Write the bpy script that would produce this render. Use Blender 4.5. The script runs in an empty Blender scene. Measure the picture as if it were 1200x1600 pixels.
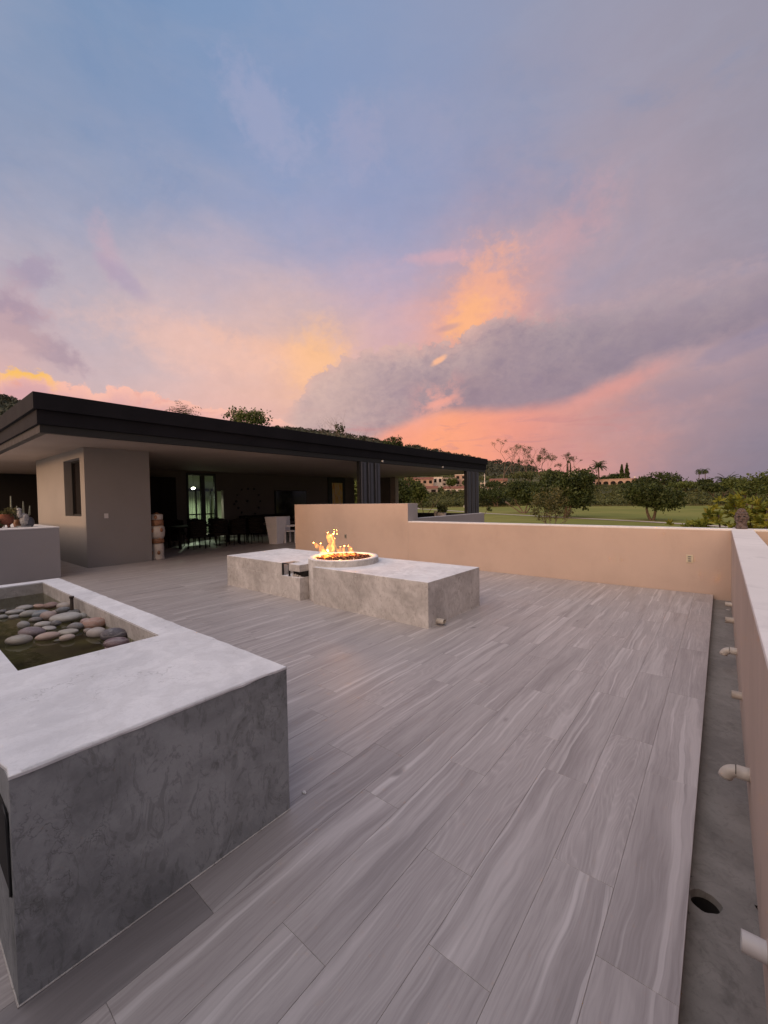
import bpy, math, random
import numpy as np
from mathutils import Vector, Matrix

random.seed(7)
RNG = np.random.default_rng(11)
SC = bpy.context.scene
COL = SC.collection
RAD = math.radians

# ------------------------------------------------------------------ camera
CAM_R = np.array([[0.77356, 0.63348, -0.01706], [-0.00518, 0.03325, 0.99943], [-0.63370, 0.77303, -0.02939]])
YAW, PITCH, ROLL = 0.68628787, -0.02939585, -0.01705245
FPX, CX, CY, EYE = 644.19, 600.0, 800.0, 1.55


def _basis():
    cyw, syw = math.cos(YAW), math.sin(YAW)
    fwd = Vector((-syw * math.cos(PITCH), cyw * math.cos(PITCH), math.sin(PITCH)))
    right = Vector((cyw, syw, 0))
    up = right.cross(fwd)
    c, s = math.cos(ROLL), math.sin(ROLL)
    return c * right + s * up, -s * right + c * up, fwd


B_R, B_U, B_F = _basis()
cam_data = bpy.data.cameras.new('camera')
cam = bpy.data.objects.new('camera', cam_data)
COL.objects.link(cam)
cam.matrix_world = Matrix(((B_R.x, B_U.x, -B_F.x, 0), (B_R.y, B_U.y, -B_F.y, 0), (B_R.z, B_U.z, -B_F.z, EYE), (0, 0, 0, 1)))
cam_data.sensor_fit = 'VERTICAL'
cam_data.sensor_height = 36
cam_data.sensor_width = 27
cam_data.lens = FPX / 1600 * 36
cam_data.clip_start = 0.05
cam_data.clip_end = 6000
SC.camera = cam
SC.view_settings.view_transform = 'Standard'
SC.view_settings.look = 'None'
SC.view_settings.exposure = 0.0
SC.view_settings.gamma = 1.0
SC.view_settings.use_curve_mapping = False


def ray(px, py):
    return (B_R * ((px - CX) / FPX) + B_U * ((CY - py) / FPX) + B_F).normalized()


def azel(px, py):
    d = ray(px, py)
    return math.degrees(math.atan2(-d.x, d.y)), math.degrees(math.asin(d.z))


def at(px, py, r):
    """world point on the sight line of a photo pixel at horizontal distance r from the viewer"""
    d = ray(px, py)
    k = r / math.hypot(d.x, d.y)
    return Vector((d.x * k, d.y * k, EYE + d.z * k))


def onz(px, py, z):
    d = ray(px, py)
    k = (z - EYE) / d.z
    return Vector((d.x * k, d.y * k, z))


def lin(r, g, b):
    def f(c):
        c /= 255.0
        return c / 12.92 if c <= 0.04045 else ((c + 0.055) / 1.055) ** 2.4
    return (f(r), f(g), f(b), 1.0)


# ------------------------------------------------------------------ node helper
class NT:
    def __init__(self, tree):
        self.t = tree
        tree.nodes.clear()

    def new(self, kind, **kw):
        n = self.t.nodes.new(kind)
        for k, v in kw.items():
            setattr(n, k, v)
        return n

    def put(self, sock, v):
        if v is None:
            return
        if isinstance(v, bpy.types.NodeSocket):
            self.t.links.new(v, sock)
        else:
            if sock.type == 'RGBA' and isinstance(v, (int, float)):
                v = (v, v, v, 1)
            elif sock.type == 'RGBA' and len(v) == 3:
                v = (*v, 1)
            elif sock.type == 'VECTOR' and isinstance(v, (tuple, list)) and len(v) == 4:
                v = v[:3]
            sock.default_value = v

    def m(self, op, a, b=None, c=None, clamp=False):
        n = self.new('ShaderNodeMath', operation=op, use_clamp=clamp)
        for s, v in zip(n.inputs, (a, b, c)):
            self.put(s, v)
        return n.outputs[0]

    def v(self, op, a, b=None, scale=None):
        n = self.new('ShaderNodeVectorMath', operation=op)
        self.put(n.inputs[0], a)
        if b is not None:
            self.put(n.inputs[1], b)
        if scale is not None:
            self.put(n.inputs['Scale'], scale)
        return n.outputs['Value'] if op in ('DOT_PRODUCT', 'LENGTH', 'DISTANCE') else n.outputs[0]

    def mix(self, f, a, b, blend='MIX'):
        n = self.new('ShaderNodeMix', data_type='RGBA', blend_type=blend)
        n.clamp_factor = True
        self.put(n.inputs[0], f)
        self.put(n.inputs[6], a)
        self.put(n.inputs[7], b)
        return n.outputs[2]

    def step(self, x, lo, hi, a=0.0, b=1.0, smooth=True):
        n = self.new('ShaderNodeMapRange', interpolation_type='SMOOTHSTEP' if smooth else 'LINEAR')
        self.put(n.inputs[0], x)
        for i, q in zip((1, 2, 3, 4), (lo, hi, a, b)):
            self.put(n.inputs[i], q)
        return n.outputs[0]

    def noise(self, vec, scale=1.0, detail=4.0, rough=0.55, dist=0.0, color=False):
        n = self.new('ShaderNodeTexNoise')
        self.put(n.inputs['Vector'], vec)
        n.inputs['Scale'].default_value = scale
        n.inputs['Detail'].default_value = detail
        n.inputs['Roughness'].default_value = rough
        n.inputs['Distortion'].default_value = dist
        return n.outputs[1] if color else n.outputs[0]

    def curve(self, x, pts, lo, hi, vmax):
        """piecewise-linear function of x through pts = [(x, y)]"""
        n = self.new('ShaderNodeFloatCurve')
        c = n.mapping.curves[0]
        pts = sorted(pts)
        q = [((a - lo) / (hi - lo), b / vmax) for a, b in pts]
        c.points[0].location = q[0]
        c.points[1].location = q[-1]
        for a, b in q[1:-1]:
            c.points.new(a, b)
        for p in c.points:
            p.handle_type = 'AUTO_CLAMPED'
        n.mapping.update()
        t = self.step(x, lo, hi, smooth=False)
        self.put(n.inputs[1], t)
        return self.m('MULTIPLY', n.outputs[0], vmax)


# ------------------------------------------------------------------ sky: dusk after a storm, sun just down behind the viewer
def build_world():
    w = bpy.data.worlds.new('World')
    SC.world = w
    w.use_nodes = True
    g = NT(w.node_tree)
    d = g.v('NORMALIZE', g.new('ShaderNodeTexCoord').outputs['Generated'])
    sep = g.new('ShaderNodeSeparateXYZ')
    g.put(sep.inputs[0], d)
    x, y, z = sep.outputs
    az = g.m('MULTIPLY', g.m('ARCTAN2', g.m('MULTIPLY', x, -1.0), y), 57.2958)
    el = g.m('MULTIPLY', g.m('ARCSINE', z), 57.2958)
    # two noise fields that push the colour fields about like torn cloud
    big = g.noise(g.v('MULTIPLY', d, (1, 1, 1.9)), 2.6, 6, 0.6, color=True)
    fine = g.noise(g.v('MULTIPLY', d, (1, 1, 2.4)), 8.0, 8, 0.62, 0.4, color=True)
    push = g.v('ADD', g.v('SCALE', g.v('SUBTRACT', big, (.5, .5, .5)), scale=0.16), g.v('SCALE', g.v('SUBTRACT', fine, (.5, .5, .5)), scale=0.10))
    dw = g.v('NORMALIZE', g.v('ADD', d, push))
    # colours of the air: (photo pixel or az/el, colour, width in degrees)
    P = [
        ((0, 30), (78, 120, 158), 11), ((130, 60), (76, 120, 162), 11), ((300, 130), (106, 144, 188), 11), ((480, 60), (116, 144, 182), 11), ((620, 40), (134, 152, 186), 9),
        ((20, 240), (146, 160, 188), 10), ((180, 260), (138, 158, 194), 9), ((400, 280), (146, 160, 200), 10), ((570, 210), (140, 154, 192), 8),
        ((720, 270), (142, 154, 196), 7), ((720, 60), (144, 150, 178), 9), ((900, 60), (150, 148, 166), 10), ((1100, 60), (150, 146, 160), 10), ((1000, 240), (156, 148, 166), 10), ((1180, 260), (150, 146, 160), 9),
        ((820, 210), (154, 152, 176), 7),
        ((110, 370), (182, 174, 188), 8), ((330, 390), (180, 174, 198), 8), ((560, 400), (164, 166, 200), 7), ((650, 440), (174, 168, 196), 5),
        ((200, 470), (224, 194, 186), 8), ((370, 470), (214, 182, 182), 6.5), ((520, 475), (208, 178, 186), 6),
        ((140, 520), (166, 170, 190), 4.0), ((190, 570), (190, 176, 184), 4),
        ((300, 540), (255, 200, 172), 7), ((230, 500), (232, 196, 184), 6), ((330, 500), (234, 192, 180), 6), ((420, 535), (255, 200, 154), 5.4), ((500, 540), (255, 198, 140), 4.4), ((400, 590), (238, 184, 168), 4.5), ((455, 585), (255, 190, 146), 3),
        ((560, 510), (252, 186, 160), 4.6), ((650, 500), (246, 176, 156), 4.4),
        ((735, 480), (255, 172, 118), 3.2), ((775, 440), (255, 176, 134), 3.6), ((800, 490), (250, 160, 132), 3), ((700, 515), (255, 170, 120), 2.8),
        ((830, 370), (196, 162, 170), 5), ((760, 385), (206, 164, 170), 4), ((920, 345), (200, 166, 170), 6.5), ((950, 400), (194, 164, 168), 7), ((1100, 400), (158, 146, 162), 9),
        ((620, 680), (250, 160, 132), 3.4), ((720, 680), (255, 164, 118), 4), ((830, 680), (236, 148, 132), 4.5), ((760, 655), (246, 158, 134), 3), ((930, 650), (246, 162, 138), 5),
        ((930, 700), (218, 148, 138), 4.5), ((1010, 590), (206, 160, 154), 4.5), ((1040, 640), (190, 152, 152), 5), ((1020, 715), (182, 142, 146), 5), ((1080, 600), (192, 156, 156), 4.5), ((1150, 650), (126, 118, 136), 8), ((1160, 720), (124, 116, 136), 8), ((1100, 520), (180, 152, 160), 4), ((1190, 560), (170, 148, 160), 4),
        ((30, 620), (236, 174, 160), 5), ((300, 640), (240, 176, 166), 5), ((450, 650), (212, 168, 168), 4),
    ]
    pts = [(azel(*p), c, s, 1.0) for p, c, s in P]
    # the rest of the sky, unseen in the photograph: the storm it is clearing from to the right, the bright west behind the viewer
    Q = [((20, 80), (150, 164, 186), 22, 1.3), ((130, 45), (170, 178, 198), 20, 1.3), ((-50, 45), (124, 120, 138), 20, 1.0), ((-38, 12), (128, 118, 136), 16, 1.0), ((-75, 12), (102, 100, 108), 20, 1.0), ((-100, 45), (112, 112, 120), 22, 1.0),
         ((-115, 10), (122, 112, 114), 16, 1.0), ((110, 14), (236, 186, 166), 16, 1.0), ((140, 12), (255, 200, 160), 16, 1.5),
         ((180, 10), (255, 210, 162), 17, 5.2), ((-150, 10), (250, 190, 148), 15, 2.1), ((180, 34), (255, 222, 192), 18, 4.4), ((150, 40), (232, 210, 200), 18, 2.8), ((180, 62), (214, 218, 226), 20, 2.9)]
    pts += [(p, c, s, k) for p, c, s, k in Q]
    wsum = csum = None
    for (a, e), c, s, k in pts:
        a, e = RAD(a), RAD(e)
        dv = (-math.sin(a) * math.cos(e), math.cos(a) * math.cos(e), math.sin(e))
        kap = 1.0 / RAD(s) ** 2
        wt = g.m('EXPONENT', g.m('MULTIPLY_ADD', g.v('DOT_PRODUCT', dw, dv), kap, -kap))
        cl = lin(*c)
        cc = g.v('SCALE', tuple(q * k for q in cl[:3]), scale=wt)
        csum = cc if csum is None else g.v('ADD', csum, cc)
        wsum = wt if wsum is None else g.m('ADD', wsum, wt)
    col = g.v('SCALE', csum, scale=g.m('DIVIDE', 1.0, g.m('MAXIMUM', wsum, 1e-9)))

    # shared ragged noise for cloud outlines
    n1 = g.noise(g.v('MULTIPLY', d, (1, 1, 1.7)), 7.0, 10, 0.58, 0.3)
    n2 = g.noise(g.v('MULTIPLY', d, (1, 1, 1.2)), 22.0, 8, 0.6, 0.2)
    n3 = g.noise(g.v('ADD', g.v('MULTIPLY', d, (1, 1, 4.0)), (3, 7, 1)), 5.0, 8, 0.6, 0.5)
    n4 = g.noise(g.v('ADD', g.v('MULTIPLY', d, (1, 1, 1.3)), (2, 4, 6)), 46.0, 7, 0.62, 0.3)
    bil = g.m('SUBTRACT', 1.0, g.m('MULTIPLY', g.m('ABSOLUTE', g.m('SUBTRACT', n2, 0.5)), 4.5))   # cauliflower lumps
    rag = g.m('ADD', g.m('MULTIPLY', g.m('SUBTRACT', n1, 0.5), 9.0), g.m('ADD', g.m('MULTIPLY', g.m('SUBTRACT', bil, 0.55), 2.6), g.m('MULTIPLY', g.m('SUBTRACT', n4, 0.5), 4.5)))
    soft = g.m('MULTIPLY', g.m('SUBTRACT', n3, 0.5), 12.0)

    # faint high veil so the open air is never flat
    veil = g.step(n3, 0.42, 0.75)
    col = g.mix(g.m('MULTIPLY', g.m('MULTIPLY', veil, g.step(el, 2, 30)), 0.18), col, g.mix(g.step(el, 12, 34), lin(200, 178, 184), lin(164, 166, 186)))
    blue = g.step(g.noise(g.v('ADD', g.v('MULTIPLY', d, (1, 1, 1.5)), (9, 2, 4)), 3.4, 6, 0.6, 0.6), 0.5, 0.72)
    col = g.mix(g.m('MULTIPLY', g.m('MULTIPLY', blue, g.step(el, 14, 34)), 0.30), col, lin(108, 138, 180))

    def puff(px, py, rx, ry, tilt, amt, colr, hard=0.35, nz=1.0):
        nonlocal col
        a0, e0 = azel(px, py)
        ca, sa = math.cos(RAD(tilt)), math.sin(RAD(tilt))
        da = g.m('MULTIPLY', g.m('SUBTRACT', az, a0), -math.cos(RAD(e0)))
        de = g.m('SUBTRACT', el, e0)
        u = g.m('DIVIDE', g.m('ADD', g.m('MULTIPLY', da, ca), g.m('MULTIPLY', de, sa)), rx)
        v = g.m('DIVIDE', g.m('SUBTRACT', g.m('MULTIPLY', de, ca), g.m('MULTIPLY', da, sa)), ry)
        r = g.m('SQRT', g.m('ADD', g.m('MULTIPLY', u, u), g.m('MULTIPLY', v, v)))
        r = g.m('ADD', r, g.m('MULTIPLY', rag, -0.16 * nz))
        f = g.step(r, 1.0 + hard, 1.0 - hard)
        col = g.mix(g.m('MULTIPLY', f, amt), col, colr)

    # pale wisps high up
    puff(415, 178, 2.9, 1.6, -38, 0.45, lin(168, 168, 196), 0.95, 2.2)
    puff(560, 225, 2.0, 2.4, -10, 0.30, lin(172, 166, 192), 0.8, 1.6)
    puff(640, 200, 4.0, 2.2, 0, 0.28, lin(166, 162, 186), 0.9, 1.6)
    puff(890, 360, 3.6, 2.0, 30, 0.5, lin(206, 160, 164), 0.9, 1.5)
    puff(800, 392, 4.0, 1.5, 15, 0.35, lin(212, 166, 166), 0.9, 1.4)
    puff(168, 395, 0.8, 2.3, 12, 0.6, lin(196, 168, 182), 0.9, 1.6)
    puff(188, 432, 2.0, 0.75, -38, 0.6, lin(172, 156, 180), 0.7, 1.6)
    puff(52, 428, 1.6, 1.3, 30, 0.7, lin(166, 150, 172), 0.7, 1.9)
    puff(30, 470, 1.4, 1.8, 10, 0.5, lin(194, 166, 174), 0.8, 1.8)
    puff(12, 492, 2.0, 1.6, 0, 0.75, lin(166, 144, 162), 0.7, 1.8)
    puff(78, 548, 2.2, 1.1, -22, 0.8, lin(174, 150, 162), 0.6, 1.9)
    puff(22, 528, 2.0, 1.6, -20, 0.6, lin(200, 168, 170), 0.7, 1.9)
    # bright streaks in the clearing
    puff(420, 545, 5.2, 1.0, -10, 0.4, lin(250, 190, 156), 0.95, 1.2)
    puff(495, 562, 3.4, 2.8, 40, 0.72, lin(255, 194, 138), 0.95, 1.4)
    puff(330, 545, 9.0, 2.0, -8, 0.45, lin(246, 194, 172), 0.95, 1.4)
    puff(752, 462, 4.0, 2.8, 62, 0.55, lin(254, 178, 138), 0.85, 2.6)
    puff(728, 500, 2.4, 1.3, 50, 0.6, lin(255, 184, 128), 0.8, 2.4)
    puff(690, 402, 3.4, 0.6, 0, 0.55, lin(222, 172, 176), 0.7, 1.0)
    puff(700, 512, 1.2, 0.30, 10, 0.6, lin(190, 152, 158), 0.7, 0.8)

    # cumulus row low over the house roof and the lit heap at its left end
    top = [azel(p, q) for p, q in ((1200, 800), (560, 706), (470, 668), (430, 652), (380, 640), (300, 628), (230, 612), (180, 606), (150, 618), (130, 604), (90, 596), (60, 574), (30, 570), (0, 578), (-60, 585))]
    topf = g.curve(az, [(-20, .5)] + [(a, max(e, .5)) for a, e in top] + [(120, 8.0)], -20, 120, 40)
    depth = g.m('SUBTRACT', g.m('ADD', topf, g.m('MULTIPLY', rag, 0.36)), el)
    cm = g.m('MULTIPLY', g.step(depth, -0.05, 0.45), g.step(az, 44, 52))
    ccol = g.mix(g.step(depth, 0.0, 3.2), lin(252, 190, 170), lin(214, 164, 168))
    ccol = g.mix(g.m('MULTIPLY', g.step(bil, 0.75, 0.2), 0.5), ccol, lin(226, 156, 148))
    lit = g.m('MULTIPLY', g.step(az, 76.6, 78.6), g.step(az, 83.0, 80.8))
    ccol = g.mix(g.m('MULTIPLY', g.m('MULTIPLY', lit, g.step(depth, 1.8, 0.5)), 0.95), ccol, lin(255, 196, 92))
    col = g.mix(g.m('MULTIPLY', cm, 0.92), col, ccol)

    # the long slate-lilac bank from the roof up to the right
    up = [azel(p, q) for p, q in ((440, 640), (480, 604), (520, 572), (560, 552), (620, 541), (680, 536), (740, 522), (775, 500), (830, 492), (900, 480), (1000, 462), (1100, 440), (1200, 408))]
    lo = [azel(p, q) for p, q in ((440, 690), (500, 694), (560, 690), (620, 668), (700, 640), (780, 640), (860, 632), (920, 608), (980, 578), (1010, 556), (1080, 543), (1140, 528), (1200, 492))]
    upf = g.curve(az, [(-40, 27.0)] + up + [(70, up[0][1] - 3)], -40, 70, 40)
    lof = g.curve(az, [(-40, 17.5)] + lo + [(70, lo[0][1])], -40, 70, 40)
    du = g.m('SUBTRACT', g.m('ADD', upf, g.m('MULTIPLY', rag, 0.52)), el)
    dl = g.m('SUBTRACT', el, g.m('ADD', lof, g.m('MULTIPLY', soft, 0.20)))
    upw = g.step(az, 26, 4, 0.45, 4.6)
    bank = g.m('MULTIPLY', g.step(g.m('DIVIDE', du, upw), -0.3, 1.2), g.step(dl, -1.2, 1.0))
    bank = g.m('MULTIPLY', bank, g.m('MULTIPLY', g.step(az, 54, 50), g.step(az, -30, -8)))
    n5 = g.noise(g.v('ADD', g.v('MULTIPLY', d, (1, 1, 1.6)), (8, 3, 1)), 13.0, 10, 0.68, 0.5)
    lump = g.m('ADD', g.m('MULTIPLY', g.step(n5, 0.40, 0.62), 0.4), g.m('ADD', g.m('MULTIPLY', g.step(bil, 0.2, 0.95), 0.35), g.m('MULTIPLY', g.step(n4, 0.35, 0.65), 0.25)))
    bcol = g.mix(g.step(az, 50, 10), lin(212, 180, 172), lin(170, 152, 158))
    bcol = g.mix(g.m('MULTIPLY', g.m('MULTIPLY', g.step(du, 1.2, 6.5), g.step(az, 47, 30, 0.25, 1.0)), 0.75), bcol, lin(156, 138, 147))
    bcol = g.mix(g.m('MULTIPLY', g.m('MULTIPLY', g.step(dl, 5.0, 0.8), g.step(az, 40, 24)), 0.45), bcol, lin(140, 126, 144))
    bcol = g.mix(g.m('MULTIPLY', g.m('SUBTRACT', 1.0, lump), g.step(az, 48, 32, 0.3, 0.75)), bcol, lin(138, 124, 142))
    bcol = g.mix(g.m('MULTIPLY', g.m('MULTIPLY', g.step(du, 2.4, 0.0), lump), 0.8), bcol, lin(222, 178, 168))
    bcol = g.mix(g.m('MULTIPLY', g.step(g.m('ABSOLUTE', g.m('SUBTRACT', az, 31.5)), 5.5, 0.5), g.m('MULTIPLY', g.step(n2, 0.46, 0.60), g.step(dl, 6, 1))), bcol, lin(214, 158, 152))
    col = g.mix(g.m('MULTIPLY', bank, 0.92), col, bcol)
    # torn shreds under and in the bank
    puff(686, 563, 1.0, 0.36, 28, 0.9, lin(255, 190, 150), 0.5, 0.7)
    puff(690, 628, 2.0, 0.42, 18, 0.75, lin(244, 166, 148), 0.6, 1.0)
    puff(1165, 535, 3.6, 0.9, 16, 0.85, lin(142, 132, 154), 0.45, 0.8)
    puff(1060, 610, 4.4, 1.1, 8, 0.5, lin(156, 138, 152), 0.7, 1.2)
    puff(960, 606, 4.4, 0.9, 20, 0.6, lin(226, 154, 144), 0.8, 1.2)
    puff(1110, 560, 4.0, 1.6, 8, 0.3, lin(190, 158, 160), 0.8, 1.3)
    puff(1180, 690, 7.0, 4.6, 10, 0.4, lin(134, 124, 142), 0.95, 1.2)
    puff(960, 660, 9.0, 2.0, 22, 0.12, lin(150, 130, 146), 0.9, 1.4)
    # streaks in the orange
    stre = g.step(g.noise(g.v('ADD', g.v('MULTIPLY', d, (1, 1, 6.0)), (1, 5, 2)), 9.0, 7, 0.62, 0.8), 0.50, 0.70)
    col = g.mix(g.m('MULTIPLY', g.m('MULTIPLY', stre, g.step(el, 13, 9)), g.m('MULTIPLY', g.step(az, 2, 14), 0.55)), col, lin(200, 138, 138))

    mott = g.m('ADD', g.m('MULTIPLY', g.m('SUBTRACT', n1, 0.5), 0.12), g.m('ADD', g.m('MULTIPLY', g.m('SUBTRACT', n2, 0.5), 0.10), g.m('MULTIPLY', g.m('SUBTRACT', n4, 0.5), 0.10)))
    col = g.v('SCALE', col, scale=g.m('ADD', 1.0, g.m('MULTIPLY', mott, g.step(el, 46, 18, 0.25, 1.0))))
    # clear-air light of the same sun, very weak, adds the physical blue of the zenith
    sky = g.new('ShaderNodeTexSky', sky_type='NISHITA')
    sky.sun_disc = False
    sky.sun_elevation = SUN_EL
    sky.sun_rotation = SUN_ROT
    air = g.v('SCALE', sky.outputs[0], scale=0.05 * 0.07)
    col = g.v('ADD', col, air)
    below = g.mix(g.step(el, -0.5, -6.0), col, (0.10, 0.09, 0.08))
    bg = g.new('ShaderNodeBackground')
    g.put(bg.inputs[0], below)
    bg.inputs[1].default_value = 1.0
    out = g.new('ShaderNodeOutputWorld')
    g.t.links.new(bg.outputs[0], out.inputs[0])
    w.cycles.sampling_method = 'MANUAL'
    w.cycles.sample_map_resolution = 512


SUN_EL = RAD(6.0)
SUN_AZ = RAD(176.0)          # measured left from +Y: the sun is behind the viewer
SUN_ROT = -SUN_AZ            # the sky node turns clockwise from +Y
build_world()

sun_data = bpy.data.lights.new('sun', 'SUN')
sun_data.energy = 1.6
sun_data.angle = RAD(14)
sun_data.color = (1.0, 0.58, 0.31)
sun = bpy.data.objects.new('sun', sun_data)
COL.objects.link(sun)
sd = Vector((-math.sin(SUN_AZ) * math.cos(SUN_EL), math.cos(SUN_AZ) * math.cos(SUN_EL), math.sin(SUN_EL)))
sun.rotation_euler = sd.to_track_quat('Z', 'Y').to_euler()
sun.location = sd * 50

# ------------------------------------------------------------------ object helpers
def tag(o, label=None, cat=None, group=None, kind=None):
    for k, v in (('label', label), ('category', cat), ('group', group), ('kind', kind)):
        if v:
            o[k] = v
    return o


def empty(name, loc=(0, 0, 0), label=None, cat=None, group=None, rz=0.0):
    o = bpy.data.objects.new(name, None)
    o.location = loc
    o.rotation_euler = (0, 0, rz)
    o.empty_display_size = 0.1
    COL.objects.link(o)
    return tag(o, label, cat, group)


def link(name, me, parent=None, loc=None):
    o = bpy.data.objects.new(name, me)
    if parent is not None:
        o.parent = parent
    if loc is not None:
        o.location = loc
    COL.objects.link(o)
    return o


class MB:
    """collects vertices and faces; build() links them as ONE mesh object"""

    def __init__(self):
        self.v, self.f, self.mi, self.sm = [], [], [], []

    def face(self, idx, mi=0, smooth=False):
        self.f.append(idx)
        self.mi.append(mi)
        self.sm.append(smooth)

    def box(self, x0, y0, z0, x1, y1, z1, mi=0, rot=None, piv=None, top_mi=None):
        b = len(self.v)
        c = [Vector((x, y, z)) for z in (z0, z1) for x, y in ((x0, y0), (x1, y0), (x1, y1), (x0, y1))]
        if rot is not None:
            p = Vector(piv or ((x0 + x1) / 2, (y0 + y1) / 2, (z0 + z1) / 2))
            c = [p + rot @ (q - p) for q in c]
        self.v += [tuple(q) for q in c]
        for k, f in enumerate(((0, 3, 2, 1), (4, 5, 6, 7), (0, 1, 5, 4), (1, 2, 6, 5), (2, 3, 7, 6), (3, 0, 4, 7))):
            self.face(tuple(b + i for i in f), top_mi if (k == 1 and top_mi is not None) else mi)
        return self

    def prism(self, poly, z0, z1, mi=0, top_mi=None, cap_bottom=True):
        b = len(self.v)
        n = len(poly)
        self.v += [(p[0], p[1], z0) for p in poly] + [(p[0], p[1], z1) for p in poly]
        for i in range(n):
            j = (i + 1) % n
            self.face((b + i, b + j, b + n + j, b + n + i), mi)
        self.face(tuple(b + n + i for i in range(n)), mi if top_mi is None else top_mi)
        if cap_bottom:
            self.face(tuple(b + i for i in reversed(range(n))), mi)
        return self

    def tube(self, pts, rad, n=8, mi=0, cap=True, smooth=True):
        pts = [Vector(p) for p in pts]
        if not isinstance(rad, (list, tuple)):
            rad = [rad] * len(pts)
        b = len(self.v)
        ref = None
        for i, p in enumerate(pts):
            t = (pts[min(i + 1, len(pts) - 1)] - pts[max(i - 1, 0)]).normalized()
            if ref is None:
                ref = Vector((0, 0, 1)) if abs(t.z) < 0.9 else Vector((1, 0, 0))
            u = (ref - t * ref.dot(t)).normalized()
            w = t.cross(u)
            ref = u
            for k in range(n):
                a = 2 * math.pi * k / n
                self.v.append(tuple(p + (u * math.cos(a) + w * math.sin(a)) * rad[i]))
        for i in range(len(pts) - 1):
            for k in range(n):
                l = (k + 1) % n
                self.face((b + i * n + k, b + i * n + l, b + (i + 1) * n + l, b + (i + 1) * n + k), mi, smooth)
        if cap:
            self.face(tuple(b + k for k in reversed(range(n))), mi)
            e = b + (len(pts) - 1) * n
            self.face(tuple(e + k for k in range(n)), mi)
        return self

    def lathe(self, prof, c=(0, 0, 0), n=24, mi=0, smooth=True, cap=True, sx=1.0, sy=1.0, mis=None):
        b = len(self.v)
        for r, z in prof:
            for k in range(n):
                a = 2 * math.pi * k / n
                self.v.append((c[0] + r * math.cos(a) * sx, c[1] + r * math.sin(a) * sy, c[2] + z))
        for i in range(len(prof) - 1):
            for k in range(n):
                l = (k + 1) % n
                self.face((b + i * n + k, b + i * n + l, b + (i + 1) * n + l, b + (i + 1) * n + k), mis[i] if mis else mi, smooth)
        if cap:
            if prof[0][0] > 1e-4:
                self.face(tuple(b + k for k in reversed(range(n))), mis[0] if mis else mi)
            if prof[-1][0] > 1e-4:
                e = b + (len(prof) - 1) * n
                self.face(tuple(e + k for k in range(n)), mis[-1] if mis else mi)
        return self

    def ball(self, c, r, n=12, m=8, mi=0, noise=0.0, seed=0):
        rx, ry, rz = r if isinstance(r, (tuple, list)) else (r, r, r)
        b = len(self.v)
        rr = random.Random(seed)
        ph = [rr.uniform(0, 6.28) for _ in range(6)]
        self.v.append((c[0], c[1], c[2] - rz))
        for j in range(1, m):
            t = -math.pi / 2 + math.pi * j / m
            for k in range(n):
                a = 2 * math.pi * k / n
                x, y, z = math.cos(t) * math.cos(a), math.cos(t) * math.sin(a), math.sin(t)
                q = 1 + noise * (math.sin(2.1 * x + ph[0]) * math.sin(2.7 * y + ph[1]) + 0.6 * math.sin(4.3 * z + 3.1 * x + ph[2]))
                self.v.append((c[0] + rx * x * q, c[1] + ry * y * q, c[2] + rz * z * q))
        self.v.append((c[0], c[1], c[2] + rz))
        e = len(self.v) - 1
        for k in range(n):
            l = (k + 1) % n
            self.face((b, b + 1 + l, b + 1 + k), mi, True)
            self.face((e, e - n + k, e - n + l), mi, True)
            for j in range(m - 2):
                o = b + 1 + j * n
                self.face((o + k, o + l, o + n + l, o + n + k), mi, True)
        return self

    def mesh(self, name, mats):
        me = bpy.data.meshes.new(name)
        me.from_pydata(self.v, [], self.f)
        for m in (mats if isinstance(mats, (list, tuple)) else [mats]):
            me.materials.append(m)
        me.polygons.foreach_set('material_index', self.mi)
        me.polygons.foreach_set('use_smooth', self.sm)
        me.update()
        return me

    def build(self, name, mats, parent=None, loc=None, bevel=0.0, seg=2):
        o = link(name, self.mesh(name, mats), parent, loc)
        if bevel:
            md = o.modifiers.new('bevel', 'BEVEL')
            md.width = bevel
            md.segments = seg
            md.limit_method = 'ANGLE'
            md.angle_limit = RAD(40)
        return o


def quads_mesh(name, centers, ax, ay, mat, rnd=None):
    """one mesh of many leaf-sized quads; centers, ax, ay are (n, 3) arrays"""
    n = len(centers)
    v = np.empty((n, 4, 3), np.float32)
    v[:, 0] = centers - ay
    v[:, 1] = centers + ax * 0.55
    v[:, 2] = centers + ay
    v[:, 3] = centers - ax * 0.55
    me = bpy.data.meshes.new(name)
    me.vertices.add(4 * n)
    me.vertices.foreach_set('co', v.ravel())
    me.loops.add(4 * n)
    me.loops.foreach_set('vertex_index', np.arange(4 * n, dtype=np.int32))
    me.polygons.add(n)
    me.polygons.foreach_set('loop_start', np.arange(0, 4 * n, 4, dtype=np.int32))
    me.polygons.foreach_set('loop_total', np.full(n, 4, np.int32))
    at_ = me.attributes.new('rnd', 'FLOAT', 'FACE')
    at_.data.foreach_set('value', (RNG.random(n) if rnd is None else rnd).astype(np.float32))
    me.materials.append(mat)
    me.update()
    me.validate()
    return me


def rand_dirs(n):
    d = RNG.normal(size=(n, 3))
    return d / np.linalg.norm(d, axis=1, keepdims=True)


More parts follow.
